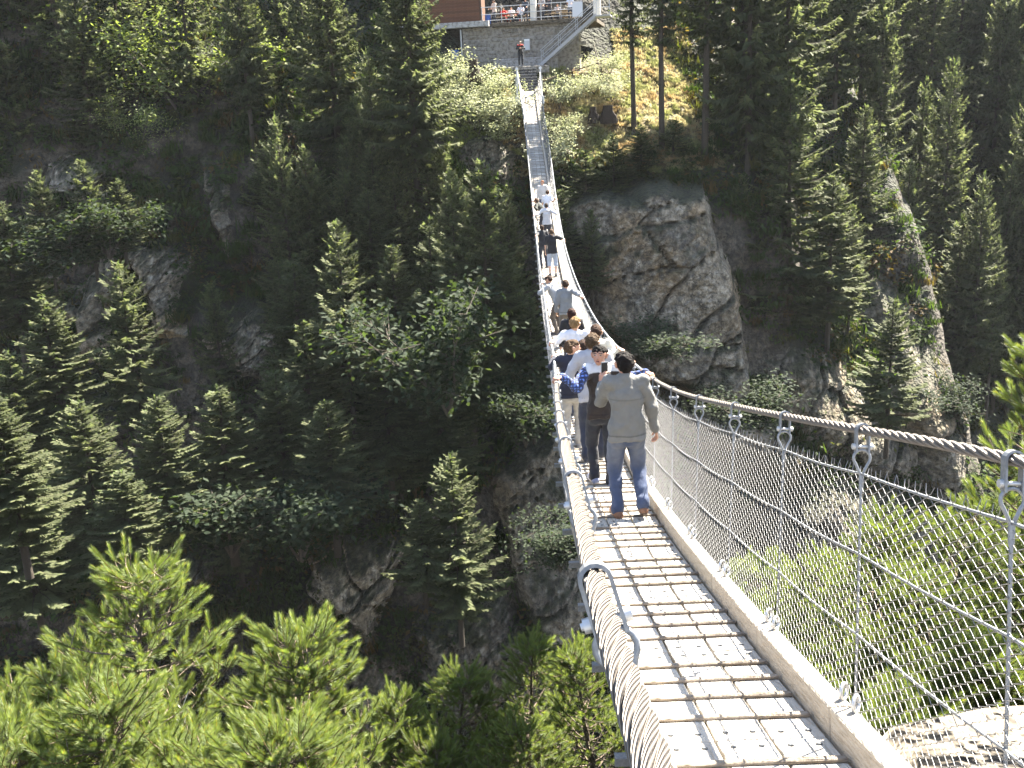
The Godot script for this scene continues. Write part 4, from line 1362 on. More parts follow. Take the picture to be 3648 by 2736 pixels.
	tag(o, "sunlit pale boulder behind the terrace tables", "rock")

# ---- plants -----------------------------------------------------------------------------------------------------------
func spray(mb: MB, p: Vector3, d: Vector3, side: Vector3, ln: float, w: float, sag: float) -> void:
	var mid := p + d * ln * 0.45 + Vector3(0, -sag * 0.25, 0)
	var tip := p + d * ln + Vector3(0, -sag, 0)
	var i := mb.v.size()
	var nn := d.cross(side).normalized()
	mb.add(p, nn); mb.add(mid + side * w, nn); mb.add(tip, nn); mb.add(mid - side * w, nn)
	mb.ix.append_array([i, i + 1, i + 2, i, i + 2, i + 3])

# a spruce: [trunk, crown]; droop 0..1 hangs its branchlets, bare = share of the trunk without green
func spruce(sd: int, H: float, R: float, bare: float, droop: float, dense: float) -> Array:
	var g := RandomNumberGenerator.new()
	g.seed = sd
	var tr := MB.new()
	tr.col = Color(0.075, 0.063, 0.05)
	var pts := PackedVector3Array()
	var rad := PackedFloat32Array()
	var bx := g.randf_range(-0.2, 0.2)
	for k in 13:
		var t := k / 12.0
		pts.append(Vector3(sin(t * 3.0 + sd) * bx, -2.5 + (H + 2.4) * t, cos(t * 2.3 + sd) * bx))
		rad.append(0.0115 * H * pow(1.0 - t, 0.8) + 0.012)
	tr.tube(pts, rad, 8)
	var cr := MB.new()
	var y := maxf(bare * H, 0.3)
	while y < H - 0.15:
		var t := y / H
		var env := R * pow(1.0 - t, 0.72) * smoothstep(bare - 0.12, bare + 0.2, t) + 0.08
		var nb := g.randi_range(5, 7) if t < 0.85 else 4
		var a0 := g.randf() * TAU
		for b in nb:
			if g.randf() < 0.12: continue
			var az := a0 + TAU * b / nb + g.randf_range(-0.35, 0.35)
			var out := Vector3(cos(az), 0, sin(az))
			var tan_ := Vector3(-sin(az), 0, cos(az))
			var L := env * g.randf_range(0.62, 1.22)
			var rise := lerpf(-0.42, 0.75, pow(t, 1.3)) + g.randf_range(-0.12, 0.12) - droop * 0.15
			var at0 := Vector3(0, y + g.randf_range(-0.15, 0.15), 0)
			var bp := PackedVector3Array()
			for s in 6:
				var f := s / 5.0
				bp.append(at0 + out * L * f + Vector3(0, L * (rise * f + 0.32 * f * f * f - 0.1 * f), 0) + tan_ * sin(f * 2.0) * L * g.randf_range(-0.03, 0.03))
			if L > 1.0:
				tr.tube(bp, PackedFloat32Array([0.03, 0.025, 0.02, 0.015, 0.01, 0.006]), 3, false)
			var f := 0.12 if L < 1.2 else 0.2
			var tone := g.randf_range(0.75, 1.2)
			while f < 1.0:
				var si := f * 5.0
				var k := mini(int(si), 4)
				var p := bp[k].lerp(bp[k + 1], si - k)
				var d := (bp[k + 1] - bp[k]).normalized()
				for sg: float in [-1.0, 1.0]:
					var ln := (0.2 + 0.3 * L * (1.0 - f * 0.75) * 0.6) * g.randf_range(0.7, 1.3)
					var dir := (d * g.randf_range(0.5, 0.9) + tan_ * sg * g.randf_range(0.5, 1.0) + Vector3(0, g.randf_range(-0.25, 0.12), 0)).normalized()
					var q := tone * g.randf_range(0.75, 1.25)
					cr.col = Color(0.1 * q, 0.118 * q, 0.06 * q).lerp(Color(0.22, 0.23, 0.125), f * f * 0.7 * g.randf())
					spray(cr, p, dir, (d.cross(dir).cross(dir).normalized() + Vector3(g.randf_range(-0.4, 0.4), g.randf_range(-0.5, 0.5), g.randf_range(-0.4, 0.4))).normalized(), ln, 0.06 + ln * 0.14, ln * (0.15 + droop * 0.5))
				if g.randf() < 0.35 + droop * 0.6:
					var q2 := tone * g.randf_range(0.6, 1.05)
					cr.col = Color(0.09 * q2, 0.105 * q2, 0.055 * q2)
					spray(cr, p, (Vector3(g.randf_range(-0.25, 0.25), -1.0, g.randf_range(-0.25, 0.25)) + d * 0.3).normalized(), (tan_ if g.randf() < 0.5 else out), g.randf_range(0.25, 0.55) * (0.6 + droop * 0.7), 0.06, 0.0)
				f += 0.115 / (dense * maxf(L, 0.5))
			cr.col = Color(0.1, 0.135, 0.05)
			spray(cr, bp[5], (bp[5] - bp[4]).normalized(), tan_, 0.28, 0.05, 0.03)
		y += g.randf_range(0.26, 0.42) * (1.0 + 0.4 * (1.0 - t))
	cr.col = Color(0.1, 0.13, 0.05)
	for k in 5:
		spray(cr, Vector3(0, H - 0.5 + 0.1 * k, 0), Vector3(sin(k * 2.4) * 0.3, 1, cos(k * 2.4) * 0.3).normalized(), Vector3(cos(k * 2.4), 0, -sin(k * 2.4)), 0.35, 0.05, 0)
	return [tr.mesh(), cr.mesh(), H, R]

func plant(proto: Array, called: String, label: String, cat: String, base: Vector3, H: float, R: float, yaw: float, group := "", crown_mat := "needle") -> Node3D:
	var t := thing(called, label, cat, base, group, yaw)
	t.scale = Vector3(R / proto[3], H / proto[2], R / proto[3])
	put(proto[0], "trunk", M.bark, t)
	put(proto[1], "crown", M[crown_mat], t)
	return t

var spruces := []
func spruce_at(x: float, top: float, base: float, bx: float, far: float, R: float, kind: int, label: String, group := "spruces on the far side of the gorge") -> Node3D:
	var b := on_wall(bx, base) if far == 0.0 else at(bx, base, far)
	var a := at(x, top, -b.z)
	return plant(spruces[kind], "spruce_tree", label, "spruce", Vector3((a.x + b.x) * 0.5, b.y, b.z), a.y - b.y, R * 1.2, fposmod(x * 1.7 + far, TAU), group)

func leafy(sd: int, H: float, R: float, leaf: float, count: int, c0: Color, c1: Color, stems := 4) -> Array:
	var g := RandomNumberGenerator.new()
	g.seed = sd
	var tr := MB.new()
	tr.col = Color(0.13, 0.115, 0.095)
	var cr := MB.new()
	var tips := []
	for k in stems:
		var az := TAU * k / stems + g.randf()
		var p := Vector3(0, -0.5, 0)
		var d := Vector3(cos(az) * 0.25, 1, sin(az) * 0.25).normalized() if stems > 1 else Vector3.UP
		var pts := PackedVector3Array([p])
		for s in 6:
			d = (d + Vector3(cos(az), 0.2, sin(az)) * 0.12 + Vector3(g.randfn(), g.randfn() * 0.3, g.randfn()) * 0.12).normalized()
			p += d * (H + 0.5) / 6.5
			pts.append(p)
			if s >= 1:
				for q in 3:
					var e := p + Vector3(g.randfn() * 0.45 * R, g.randf_range(-0.1, 0.5) * R, g.randfn() * 0.45 * R)
					tr.rod(p, e, 0.0035 * H, 3)
					tips.append(e)
					tips.append(p.lerp(e, 0.6))
		tr.tube(pts, PackedFloat32Array([0.014 * H, 0.013 * H, 0.011 * H, 0.009 * H, 0.007 * H, 0.005 * H, 0.003 * H]), 6)
	for k in count:
		var e: Vector3 = tips[g.randi() % tips.size()]
		var p := e + Vector3(g.randfn(), g.randfn() * 0.8, g.randfn()) * R * 0.22
		p.y = maxf(p.y, 0.02)
		var d := Vector3(g.randfn(), g.randfn() * 0.5 - 0.2, g.randfn()).normalized()
		var sd2 := d.cross(Vector3(g.randfn() * 0.4, 1, g.randfn() * 0.4)).normalized()
		cr.col = c0.lerp(c1, g.randf())
		spray(cr, p, d, sd2, leaf * g.randf_range(0.7, 1.3), leaf * 0.27, leaf * 0.15)
	return [tr.mesh(), cr.mesh(), H, R]

# a shoot of mountain pine: needles all round a twig, leaning to its tip (+y)
func shoot(sd: int, ln: float, needles: int, nl: float) -> ArrayMesh:
	var g := RandomNumberGenerator.new()
	g.seed = sd
	var mb := MB.new()
	mb.col = Color(0.2, 0.13, 0.07)
	mb.rod(Vector3(0, -ln * 0.2, 0), Vector3(0, ln, 0), 0.0035, 4)
	for k in needles:
		var f := pow(float(k) / needles, 0.85)
		var az := k * 2.39996 + g.randf_range(-0.3, 0.3)
		var sp := lerpf(1.0, 0.45, f) * g.randf_range(0.75, 1.25)
		var d := Vector3(cos(az) * sin(sp), cos(sp), sin(az) * sin(sp))
		var p := Vector3(0, ln * f * 0.97, 0)
		var tn := Vector3(-sin(az), 0, cos(az)) * 0.0012
		var L := nl * g.randf_range(0.8, 1.15)
		var q := g.randf_range(0.8, 1.2)
		mb.col = Color(0.145 * q, 0.195 * q, 0.065 * q).lerp(Color(0.27, 0.31, 0.12), 0.6 * g.randf() * f)
		if g.randf() < 0.035: mb.col = Color(0.34, 0.24, 0.06)
		var bow := Vector3(0, 0.12 * L, 0)
		var i := mb.v.size()
		var nn := tn.cross(d).normalized()
		mb.add(p - tn, nn); mb.add(p + tn, nn)
		mb.add(p + d * L * 0.6 - tn * 0.8 + bow * 0.4, nn); mb.add(p + d * L * 0.6 + tn * 0.8 + bow * 0.4, nn)
		mb.add(p + d * L + bow, nn)
		mb.ix.append_array([i, i + 3, i + 1, i, i + 2, i + 3, i + 2, i + 4, i + 3])
	return mb.mesh()

var shoots := []
func pine(label: String, base: Vector3, H: float, spread: float, sd: int, stems: int, group: String, size := 1.0) -> void:
	var g := RandomNumberGenerator.new()
	g.seed = sd
	var o := thing("mountain_pine", label, "pine", base, group)
	var wood := MB.new()
	var places := [[], [], []]
	var shoot_at := func(p: Vector3, d: Vector3, sc: float) -> void:
		d = d.normalized()
		var x := d.cross(Vector3(g.randfn(), g.randfn(), g.randfn())).normalized()
		places[g.randi() % 3].append(Transform3D(Basis(x, d, x.cross(d)).scaled_local(Vector3(sc, sc, sc)), p))
	for st in stems:
		var az := TAU * st / stems + g.randf_range(-0.5, 0.5)
		var lean := 0.0 if stems == 1 else g.randf_range(0.25, 0.8)
		var HH := H * (1.0 if st == 0 else g.randf_range(0.6, 0.92))
		var p := Vector3(cos(az), 0, sin(az)) * 0.1
		var d := Vector3(cos(az) * lean, 1, sin(az) * lean).normalized()
		var pts := PackedVector3Array([p - Vector3(0, 0.8, 0)])
		var rad := PackedFloat32Array([0.022 * HH + 0.01])
		var seg := 16
		for s in seg:
			var t := float(s) / seg
			d = (d + Vector3.UP * 0.1 + Vector3(g.randfn(), 0, g.randfn()) * 0.06).normalized()
			p += d * HH / seg
			pts.append(p)
			rad.append((0.02 * HH + 0.006) * (1.0 - t) + 0.005)
			if t < 0.08: continue
			var nb := g.randi_range(4, 6)
			var a0 := g.randf() * TAU
			for b in nb:
				var ba := a0 + TAU * b / nb + g.randf_range(-0.4, 0.4)
				var L := spread * (1.0 - t) * g.randf_range(0.55, 1.1) + 0.12
				var bd := Vector3(cos(ba), g.randf_range(0.05, 0.45), sin(ba)).normalized()
				var bp := PackedVector3Array([p])
				var q := p
				var bs := maxi(3, int(L / 0.13))
				for k in bs:
					bd = (bd + Vector3.UP * 0.11 + Vector3(g.randfn(), g.randfn() * 0.5, g.randfn()) * 0.13).normalized()
					q += bd * L / bs
					bp.append(q)
					var fr := float(k + 1) / bs
					if fr > 0.35 or L < 0.4:
						for m in 3:
							if g.randf() < 0.85:
								var sd_ := (bd * 0.6 + Vector3(g.randfn(), g.randf_range(0.1, 0.9), g.randfn()) * 0.6).normalized()
								var e := q + sd_ * g.randf_range(0.04, 0.16)
								wood.rod(q, e, 0.004, 3)
								shoot_at.call(e, (sd_ + Vector3.UP * 0.2), size * g.randf_range(0.75, 1.15))
				var br := PackedFloat32Array()
				for k in bp.size():
					br.append(lerpf(0.006 + 0.011 * L, 0.0035, float(k) / (bp.size() - 1)))
				wood.col = Color(0.2, 0.165, 0.13) * g.randf_range(0.7, 1.3)
				wood.tube(bp, br, 5, false)
				shoot_at.call(q, bd + Vector3.UP * 0.25, size * g.randf_range(0.95, 1.25))
		wood.col = Color(0.13, 0.11, 0.09)
		wood.tube(pts, rad, 8)
		shoot_at.call(p, Vector3.UP, size * 1.35)
		for k in 4:
			shoot_at.call(p - Vector3(0, 0.03, 0), Vector3(cos(k * 1.6), 1.1, sin(k * 1.6)), size * 1.05)
	put(wood, "branches", M.bark, o)
	for k in 3:
		if places[k].is_empty(): continue
		var mm := MultiMesh.new()
		mm.transform_format = MultiMesh.TRANSFORM_3D
		mm.mesh = shoots[k]
		mm.instance_count = places[k].size()
		for i in places[k].size():
			mm.set_instance_transform(i, places[k][i])
		var mi := MultiMeshInstance3D.new()
		mi.multimesh = mm
		mi.material_override = M.pine_needle
		mi.name = "needles"
		o.add_child(mi, true)
		mi.set_meta("kind", "stuff")

func scatter(called: String, meshes: Array, mat_: String, places: Array) -> void:  # places: [Transform3D, Color]
	for k in meshes.size():
		var mine := []
		for i in range(k, places.size(), meshes.size()): mine.append(places[i])
		if mine.is_empty(): continue
		var mm := MultiMesh.new()
		mm.transform_format = MultiMesh.TRANSFORM_3D
		mm.use_colors = true
		mm.mesh = meshes[k]
		mm.instance_count = mine.size()
		for i in mine.size():
			mm.set_instance_transform(i, mine[i][0])
			mm.set_instance_color(i, mine[i][1])
		var mi := MultiMeshInstance3D.new()
		mi.multimesh = mm
		mi.material_override = M[mat_]
		mi.name = numbered(called)
		add_child(mi, true)
		tag(mi, "", "", "", "stuff")

func tuft(sd: int, n: int, h: float, w: float, lean: float) -> ArrayMesh:  # grass or herb tuft, white: tinted by its copies
	var g := RandomNumberGenerator.new()
	g.seed = sd
	var mb := MB.new()
	for k in n:
		var az := g.randf() * TAU
		var q := g.randf_range(0.7, 1.3)
		mb.col = Color(q, q, q * 0.9)
		var p := Vector3(g.randfn() * 0.12, -0.05, g.randfn() * 0.12) * h * 2.0
		spray(mb, p, Vector3(cos(az) * lean * g.randf(), 1, sin(az) * lean * g.randf()).normalized(), Vector3(-sin(az), 0, cos(az)), h * g.randf_range(0.5, 1.2), w, h * 0.2 * g.randf())
	return mb.mesh()

func clump(sd: int, n: int, R: float, leaf: float) -> ArrayMesh:  # leafy clump, white: tinted by its copies
	var g := RandomNumberGenerator.new()
	g.seed = sd
	var mb := MB.new()
	for k in n:
		var q := g.randf_range(0.65, 1.35)
		mb.col = Color(q, q, q)
		var d := Vector3(g.randfn(), g.randfn(), g.randfn()).normalized()
		var p := d * R * pow(g.randf(), 0.4) * Vector3(1, 0.8, 1)
		var dir := (d + Vector3(g.randfn(), g.randfn() - 0.4, g.randfn()) * 0.6).normalized()
		spray(mb, p, dir, dir.cross(Vector3(g.randfn() * 0.5, 1, g.randfn() * 0.5)).normalized(), leaf * g.randf_range(0.6, 1.3), leaf * 0.26, leaf * 0.2)
	return mb.mesh()

func wall_point(x: float, y: float) -> Vector3:
	return Vector3(x, y, -wall_far(x, y))
func wall_normal(x: float, y: float) -> Vector3:
	var a := wall_point(x - 0.4, y - 0.4)
	return (wall_point(x + 0.4, y - 0.4) - a).cross(wall_point(x - 0.4, y + 0.4) - a).normalized()

# whether a tree of that height and radius would stand between the sun and the places that lie in the sun
func shades(p: Vector3, tall: float, R: float, far_too := false) -> bool:
	for q: Vector3 in LIT + (LIT_TREES if far_too else LIT_RIGHT):
		var t := (Vector2(p.x - q.x, p.z - q.z)).dot(Vector2(0.692, -0.722))
		var off := absf((p.x - q.x) * 0.722 + (p.z - q.z) * 0.692)
		if t > 3.0 and off < R and q.y + t * 1.1 < p.y + tall: return true
	return false

const LIT := [Vector3(7, 0.3, -72), Vector3(9, -1, -71), Vector3(5, 0.5, -71), Vector3(-1, 2.5, -72), Vector3(3, 6.8, -78), Vector3(0, 6.8, -79)]
const LIT_RIGHT := [Vector3(19, -7, -67), Vector3(22, -8, -66.5), Vector3(17, -4, -69), Vector3(31, -6, -86), Vector3(37, -8, -86), Vector3(35, -6, -89), Vector3(36, -14, -78)]
const LIT_TREES := [Vector3(-22, 6, -69), Vector3(-24, 4, -70), Vector3(-13, 4, -66), Vector3(-18, 5, -70), Vector3(-6, 5, -62), Vector3(-30, 5, -68), Vector3(19, -2, -67), Vector3(-8, -4, -50), Vector3(-2, -3, -53)]

const NTH := ["first", "second", "third", "fourth", "fifth", "sixth", "seventh", "eighth", "ninth", "tenth", "eleventh", "twelfth", "thirteenth", "fourteenth", "fifteenth", "sixteenth", "seventeenth", "eighteenth", "nineteenth", "twentieth"]
func tell_apart(list: Array, what: String, rows: Array) -> void:  # alike plants: by row, then from the left
	var inv := cam_basis.inverse()
	var up := func(o: Node3D) -> float:
		var q: Vector3 = inv * o.position
		return q.y / -q.z
	var across := func(o: Node3D) -> float:
		var q: Vector3 = inv * o.position
		return q.x / -q.z
	list.sort_custom(func(a, b): return up.call(a) > up.call(b))
	var per := ceili(float(list.size()) / rows.size())
	for r in rows.size():
		var row := list.slice(r * per, mini((r + 1) * per, list.size()))
		row.sort_custom(func(a, b): return across.call(a) < across.call(b))
		for k in row.size():
			row[k].set_meta("label", "%s, %s from the left in the %s row" % [what, NTH[mini(k, 19)], rows[r]])

func plants() -> void:
	spruces = [spruce(1, 17, 3.7, 0.08, 0.3, 1.15), spruce(2, 20, 3.7, 0.14, 0.5, 1.1), spruce(3, 22, 3.9, 0.2, 0.95, 0.95), spruce(4, 18, 2.7, 0.1, 0.45, 1.15), spruce(5, 12, 2.7, 0.04, 0.25, 1.35), spruce(6, 24, 3.6, 0.3, 0.65, 0.95)]
	rng.seed = 5
	# right-hand spruces
	spruce_at(791, 76, 338, 787, 66, 3.9, 0, "broad sunlit spruce rising from the rock notch, right of the grey buttress")
	spruce_at(829, 175, 325, 833, 65.5, 2.8, 4, "smaller spruce at the right edge of the sunlit clump on the notch")
	spruce_at(764, 145, 300, 760, 69, 2.0, 3, "slim dark spruce against the right edge of the grey buttress")
	spruce_at(852, 205, 315, 850, 67.5, 1.6, 4, "lowest small spruce standing above the speckled ridge")
	spruce_at(880, -14, 290, 876, 86, 3.6, 1, "tall spruce with a bare dark trunk, right of the sunlit clump")
	spruce_at(946, 58, 330, 944, 86, 3.4, 0, "pointed sunlit spruce, the tallest tip near the right edge")
	spruce_at(919, 78, 320, 918, 89, 2.6, 3, "slim spruce just left of the pointed sunlit spruce")
	spruce_at(977, 172, 408, 975, 78, 2.8, 1, "sunlit spruce with its trunk showing, right of the speckled ridge")
	spruce_at(820, -40, 190, 816, 92, 3.6, 2, "tall pale spruce behind the sunlit clump")
	spruce_at(752, -250, 176, 748, 0, 3.3, 0, "dense dark spruce above the buttress, its right side lit")
	spruce_at(706, -260, 160, 704, 0, 2.8, 5, "dark spruce with bare lower trunk at the right of the clearing")
	spruce_at(664, -240, 150, 662, 0, 2.4, 5, "bare-stemmed spruce at the edge of the sunny clearing")
	spruce_at(634, -200, 136, 632, 0, 2.2, 5, "bare-stemmed spruce closest to the terrace stairs")
	spruce_at(1004, 25, 260, 1000, 112, 3.6, 2, "grey-green spruce high near the right edge")
	spruce_at(970, -50, 190, 972, 118, 3.8, 1, "dark spruce high at the right, before the sunny patch")
	spruce_at(925, -40, 150, 928, 122, 3.6, 0, "shaded blue-dark spruce between the tall spruces, high right")
	spruce_at(1015, 110, 408, 1012, 96, 2.6, 5, "thin spruce with bare trunk at the right edge")
	spruce_at(1018, 195, 420, 1014, 84, 2.4, 3, "sunlit spruce at the right edge, level with the ridge")
	spruce_at(992, 235, 425, 990, 80, 2.0, 5, "thin spruce beside the lit trunk, right of the ridge")
	spruce_at(888, 300, 432, 893, 58.5, 2.3, 4, "dark bushy spruce in front of the speckled ridge")
	spruce_at(845, 100, 280, 848, 95, 3.0, 3, "spruce filling the gap behind the notch clump")
	spruce_at(862, 105, 290, 860, 76, 2.9, 1, "sunlit spruce just above the speckled ridge, its tip between two tall ones")
	spruce_at(905, 160, 345, 906, 81, 2.7, 0, "sunlit spruce directly behind the crest of the speckled ridge")
	spruce_at(955, 215, 400, 955, 79, 2.6, 3, "sunlit spruce right of the crest of the speckled ridge")
	spruce_at(740, 175, 330, 742, 66, 1.9, 4, "young spruce against the right edge of the grey buttress")
	# left-hand spruces
	spruce_at(403, -60, 224, 419, 62, 3.6, 2, "tall drooping spruce with bare lower trunk, left of the terrace")
	spruce_at(324, -40, 205, 342, 66, 3.4, 2, "broad sunlit drooping spruce, second to the left of the terrace")
	spruce_at(256, 6, 150, 262, 70, 2.7, 1, "sunlit spruce, third to the left of the terrace")
	spruce_at(158, -25, 130, 160, 73, 2.2, 3, "slim spruce rising behind the bright leafy tree")
	spruce_at(81, -20, 165, 86, 67, 2.5, 1, "spruce with lit tips near the upper left corner")
	spruce_at(342, 222, 400, 346, 50, 2.1, 4, "young spruce with a sunlit spire in front of the dark slope, centre left")
	spruce_at(479, 160, 385, 492, 53, 2.7, 0, "broad spruce just left of the bridge, its top sunlit")
	spruce_at(454, 172, 330, 456, 54.5, 1.7, 4, "small spruce leaning on the broad one left of the bridge")
	spruce_at(126, 262, 425, 134, 49, 2.2, 4, "pale-tipped spruce in front of the smooth grey slab")
	spruce_at(57, 293, 470, 60, 46, 2.5, 3, "spruce before the lower left of the grey slab")
	spruce_at(12, 396, 560, 8, 30, 1.9, 1, "nearer yellow-green spruce at the left edge")
	spruce_at(452, 455, 615, 458, 44, 2.2, 4, "dark shaded spruce hanging low between the rock ribs")
	spruce_at(425, 500, 590, 420, 43, 1.6, 4, "dark bushy spruce low beside the speckled boulder wall")
	spruce_at(45, 170, 275, 46, 57, 1.5, 4, "leftmost of the three small spruces on the ledge above the smooth grey slab")
	spruce_at(88, 160, 262, 88, 57.5, 1.7, 4, "middle one of the three small spruces on the ledge above the smooth grey slab")
	spruce_at(122, 178, 258, 122, 58, 1.4, 3, "rightmost of the three small spruces on the ledge above the smooth grey slab")
	# dark trees of the shaded slope
	var dark := [[22, 350, 520, 44, 2.4, 1], [90, 400, 560, 42, 2.6, 0], [165, 395, 560, 43, 2.5, 1], [225, 385, 545, 45, 2.4, 3], [280, 370, 520, 47, 2.6, 0], [330, 400, 540, 45, 2.5, 1], [385, 330, 480, 50, 2.6, 0], [420, 290, 430, 54, 2.4, 3], [440, 365, 500, 49, 2.6, 1], [300, 255, 420, 55, 2.5, 3], [270, 140, 270, 64, 2.6, 0], [100, 120, 240, 68, 2.6, 2], [10, 200, 350, 56, 2.6, 1], [370, 190, 320, 59, 2.5, 1], [395, 245, 380, 56, 2.3, 0], [50, 30, 180, 72, 2.8, 0], [12, 40, 200, 68, 2.8, 1], [130, 30, 160, 76, 2.6, 0], [200, 0, 150, 78, 2.8, 1], [285, -10, 130, 76, 2.7, 0], [510, 260, 390, 55, 2.0, 4], [530, 300, 420, 54, 1.8, 4], [25, 470, 620, 38, 2.4, 0], [130, 470, 600, 40, 2.2, 3], [470, 300, 440, 51, 2.2, 1], [560, 190, 262, 62, 1.5, 4], [585, 150, 225, 65.5, 1.8, 4], [612, 135, 200, 66, 1.6, 4], [640, 125, 185, 67, 1.8, 0], [672, 120, 180, 68, 2.0, 4], [590, 210, 290, 61, 1.2, 4], [360, 95, 260, 63, 2.3, 0], [310, 320, 470, 50, 2.2, 3]]
	var shady := []
	for d in dark:
		shady.append(spruce_at(d[0], d[1], d[2], d[0] + 3, d[3], d[4], d[5], "dark green spruce of the shaded slope left of the bridge and below the terrace", "dark spruces of the shaded slope"))
	for d in [[376, 150, 345, 2.9, 1], [398, 165, 350, 2.6, 0], [446, 150, 350, 2.8, 1], [350, 172, 350, 2.8, 0], [462, 185, 345, 2.4, 3], [322, 165, 330, 2.8, 1], [300, 190, 350, 2.6, 0]]:
		shady.append(spruce_at(d[0], d[1], d[2], d[0] + 4, 0, d[3], d[4], "", "dark spruces of the shaded slope"))
	rng.seed = 33
	var filled := []
	for k in 300:
		var px := rng.randf_range(225, 535)
		var py := rng.randf_range(300, 590)
		if px > 430 and py > 440: continue
		if px > 300 and py > 525: continue
		if px < 310 and py > 300 and py < 400: continue
		var p := on_wall(px, py)
		var free := true
		for q: Vector3 in filled:
			if p.distance_to(q) < 3.6: free = false
		if not free: continue
		filled.append(p)
		var H := rng.randf_range(8, 13)
		shady.append(plant(spruces[[0, 1, 3, 4][rng.randi() % 4]], "spruce_tree", "", "spruce", p, H, H * rng.randf_range(0.2, 0.26), rng.randf() * TAU, "dark spruces of the shaded slope"))
	tell_apart(shady, "dark spruce of the shaded left slope", ["highest", "second", "third", "fourth", "fifth", "lowest"])
	# the forest higher up and farther off
	var wood := []
	var woods := [[], [], []]
	for k in 1800:
		var right := k % 2 == 0
		var px := rng.randf_range(690, 1110) if right else rng.randf_range(-110, 440)
		var py := rng.randf_range(90, 440) if right else rng.randf_range(20, 400)
		if right and px < 860 and py > 215: continue
		if right and py > 240 and px < 950: continue
		if not right and px < 300 and py > 150: continue
		var p := on_wall(px, py)
		if right and p.z > -70: continue
		if shades(p, 23.0, 3.2, not right): continue
		var free := true
		for q: Vector3 in wood:
			if Vector2(q.x - p.x, (q.z - p.z) * 0.6).length() < (2.7 if right else 3.4): free = false
		if not free: continue
		wood.append(p)
		var H := rng.randf_range(19, 28) if right else rng.randf_range(11, 17)
		woods[0 if right else 1].append(plant(spruces[[0, 1, 2, 3, 0, 1][rng.randi() % 6] if right else [0, 1, 3, 2][rng.randi() % 4]], "spruce_tree", "spruce of the far forest", "spruce", p, H, H * rng.randf_range(0.14, 0.185), rng.randf() * TAU, "forest spruces of the right slope" if right else "forest spruces of the upper left slope"))
		if wood.size() >= 170: break
	for k in 90:   # on top of the slope, beyond the hut
		var p := wall_point(rng.randf_range(-40, 75), rng.randf_range(9, 24))
		if shades(p, 20.0, 3.5, true) or shades(p, 20.0, 3.0) or not seen(p, 300.0): continue
		woods[2].append(plant(spruces[rng.randi() % 6], "spruce_tree", "spruce above the hut", "spruce", p, rng.randf_range(15, 22), rng.randf_range(2.6, 3.4), rng.randf() * TAU, "forest spruces above the hut"))
	tell_apart(woods[0], "tall spruce of the right slope", ["highest", "second", "third", "fourth", "lowest"])
	tell_apart(woods[1], "spruce of the upper left slope", ["highest", "middle", "lowest"])
	tell_apart(woods[2], "spruce on the crest above the hut", ["farthest", "second", "third", "fourth", "nearest"])
	# leafy trees and shrubs of the far side
	var bright := leafy(7, 9, 3.0, 0.3, 4200, Color(0.17, 0.21, 0.09), Color(0.29, 0.32, 0.16), 3)
	var p := at(183, 118, 69)
	plant(bright, "leafy_tree", "bright yellow-green leafy tree among the spruces, upper left", "tree", p, 7.2, 2.9, 0.3, "", "leaf")
	plant(bright, "leafy_tree", "small leafy tree low left of the bright one, against dark spruces", "tree", at(140, 170, 67), 4.6, 1.6, 2.0, "", "leaf")
	var rowan := leafy(17, 5, 2.2, 0.34, 3000, Color(0.03, 0.045, 0.026), Color(0.055, 0.072, 0.042), 5)
	for d in [[447, 395, 46, 5.5, 2.4, "blue-green leafy tree on the shaded slope, left of the bridge rope"], [525, 432, 50, 3.6, 1.5, "blue-green leafy bush beside the bridge rope, above the slanting strata"], [70, 262, 56, 3.4, 2.2, "leafy bush on the ledge above the smooth grey slab"], [108, 246, 57, 3.0, 1.7, "taller leafy bush on the ledge of the grey slab, on its right"], [230, 540, 44, 4.0, 2.6, "leafy bush in the shade between the left rocks and the big pine"], [655, 352, 57, 2.4, 1.8, "leafy bush at the foot of the big buttress, right of the rope"], [760, 420, 55, 2.6, 1.8, "leafy bush in the gully right of the buttress"], [955, 410, 64, 2.6, 1.6, "yellow-green bush on the crest of the speckled ridge"], [300, 545, 43, 3.5, 2.2, "dense leafy bush above the lichen speckled boulder wall"], [560, 558, 44, 2.4, 1.5, "fresh green bush on the slanting strata below the bridge"]]:
		plant(rowan, "leafy_bush", d[5], "bush", at(d[0], d[1], d[2]) - Vector3(0, 0.5, 0), d[3], d[4], d[0] * 0.1, "leafy bushes of the far side", "leaf")
	# sunlit shrubs and tall herbs round the far end of the bridge
	var herb := leafy(27, 1.6, 0.9, 0.17, 900, Color(0.28, 0.31, 0.19), Color(0.46, 0.47, 0.33), 5)
	var herb2 := leafy(28, 1.3, 0.8, 0.14, 800, Color(0.25, 0.29, 0.15), Color(0.42, 0.43, 0.27), 5)
	var spots := [[452, 92, 71], [462, 82, 72.5], [474, 75, 73], [484, 92, 71], [470, 104, 70], [496, 84, 72], [505, 98, 70.5], [490, 112, 69.5], [508, 118, 69], [478, 120, 69], [460, 110, 70], [444, 80, 72], [500, 132, 68.2], [508, 106, 69.6], [560, 96, 70.8], [565, 88, 72], [578, 90, 72], [594, 84, 73], [558, 122, 69], [561, 134, 68.3], [556, 147, 67.6], [620, 78, 73.5], [612, 90, 72], [437, 95, 70.5], [455, 64, 75], [551, 158, 67], [598, 66, 75.5], [610, 62, 76]]
	var herbs := [[], []]
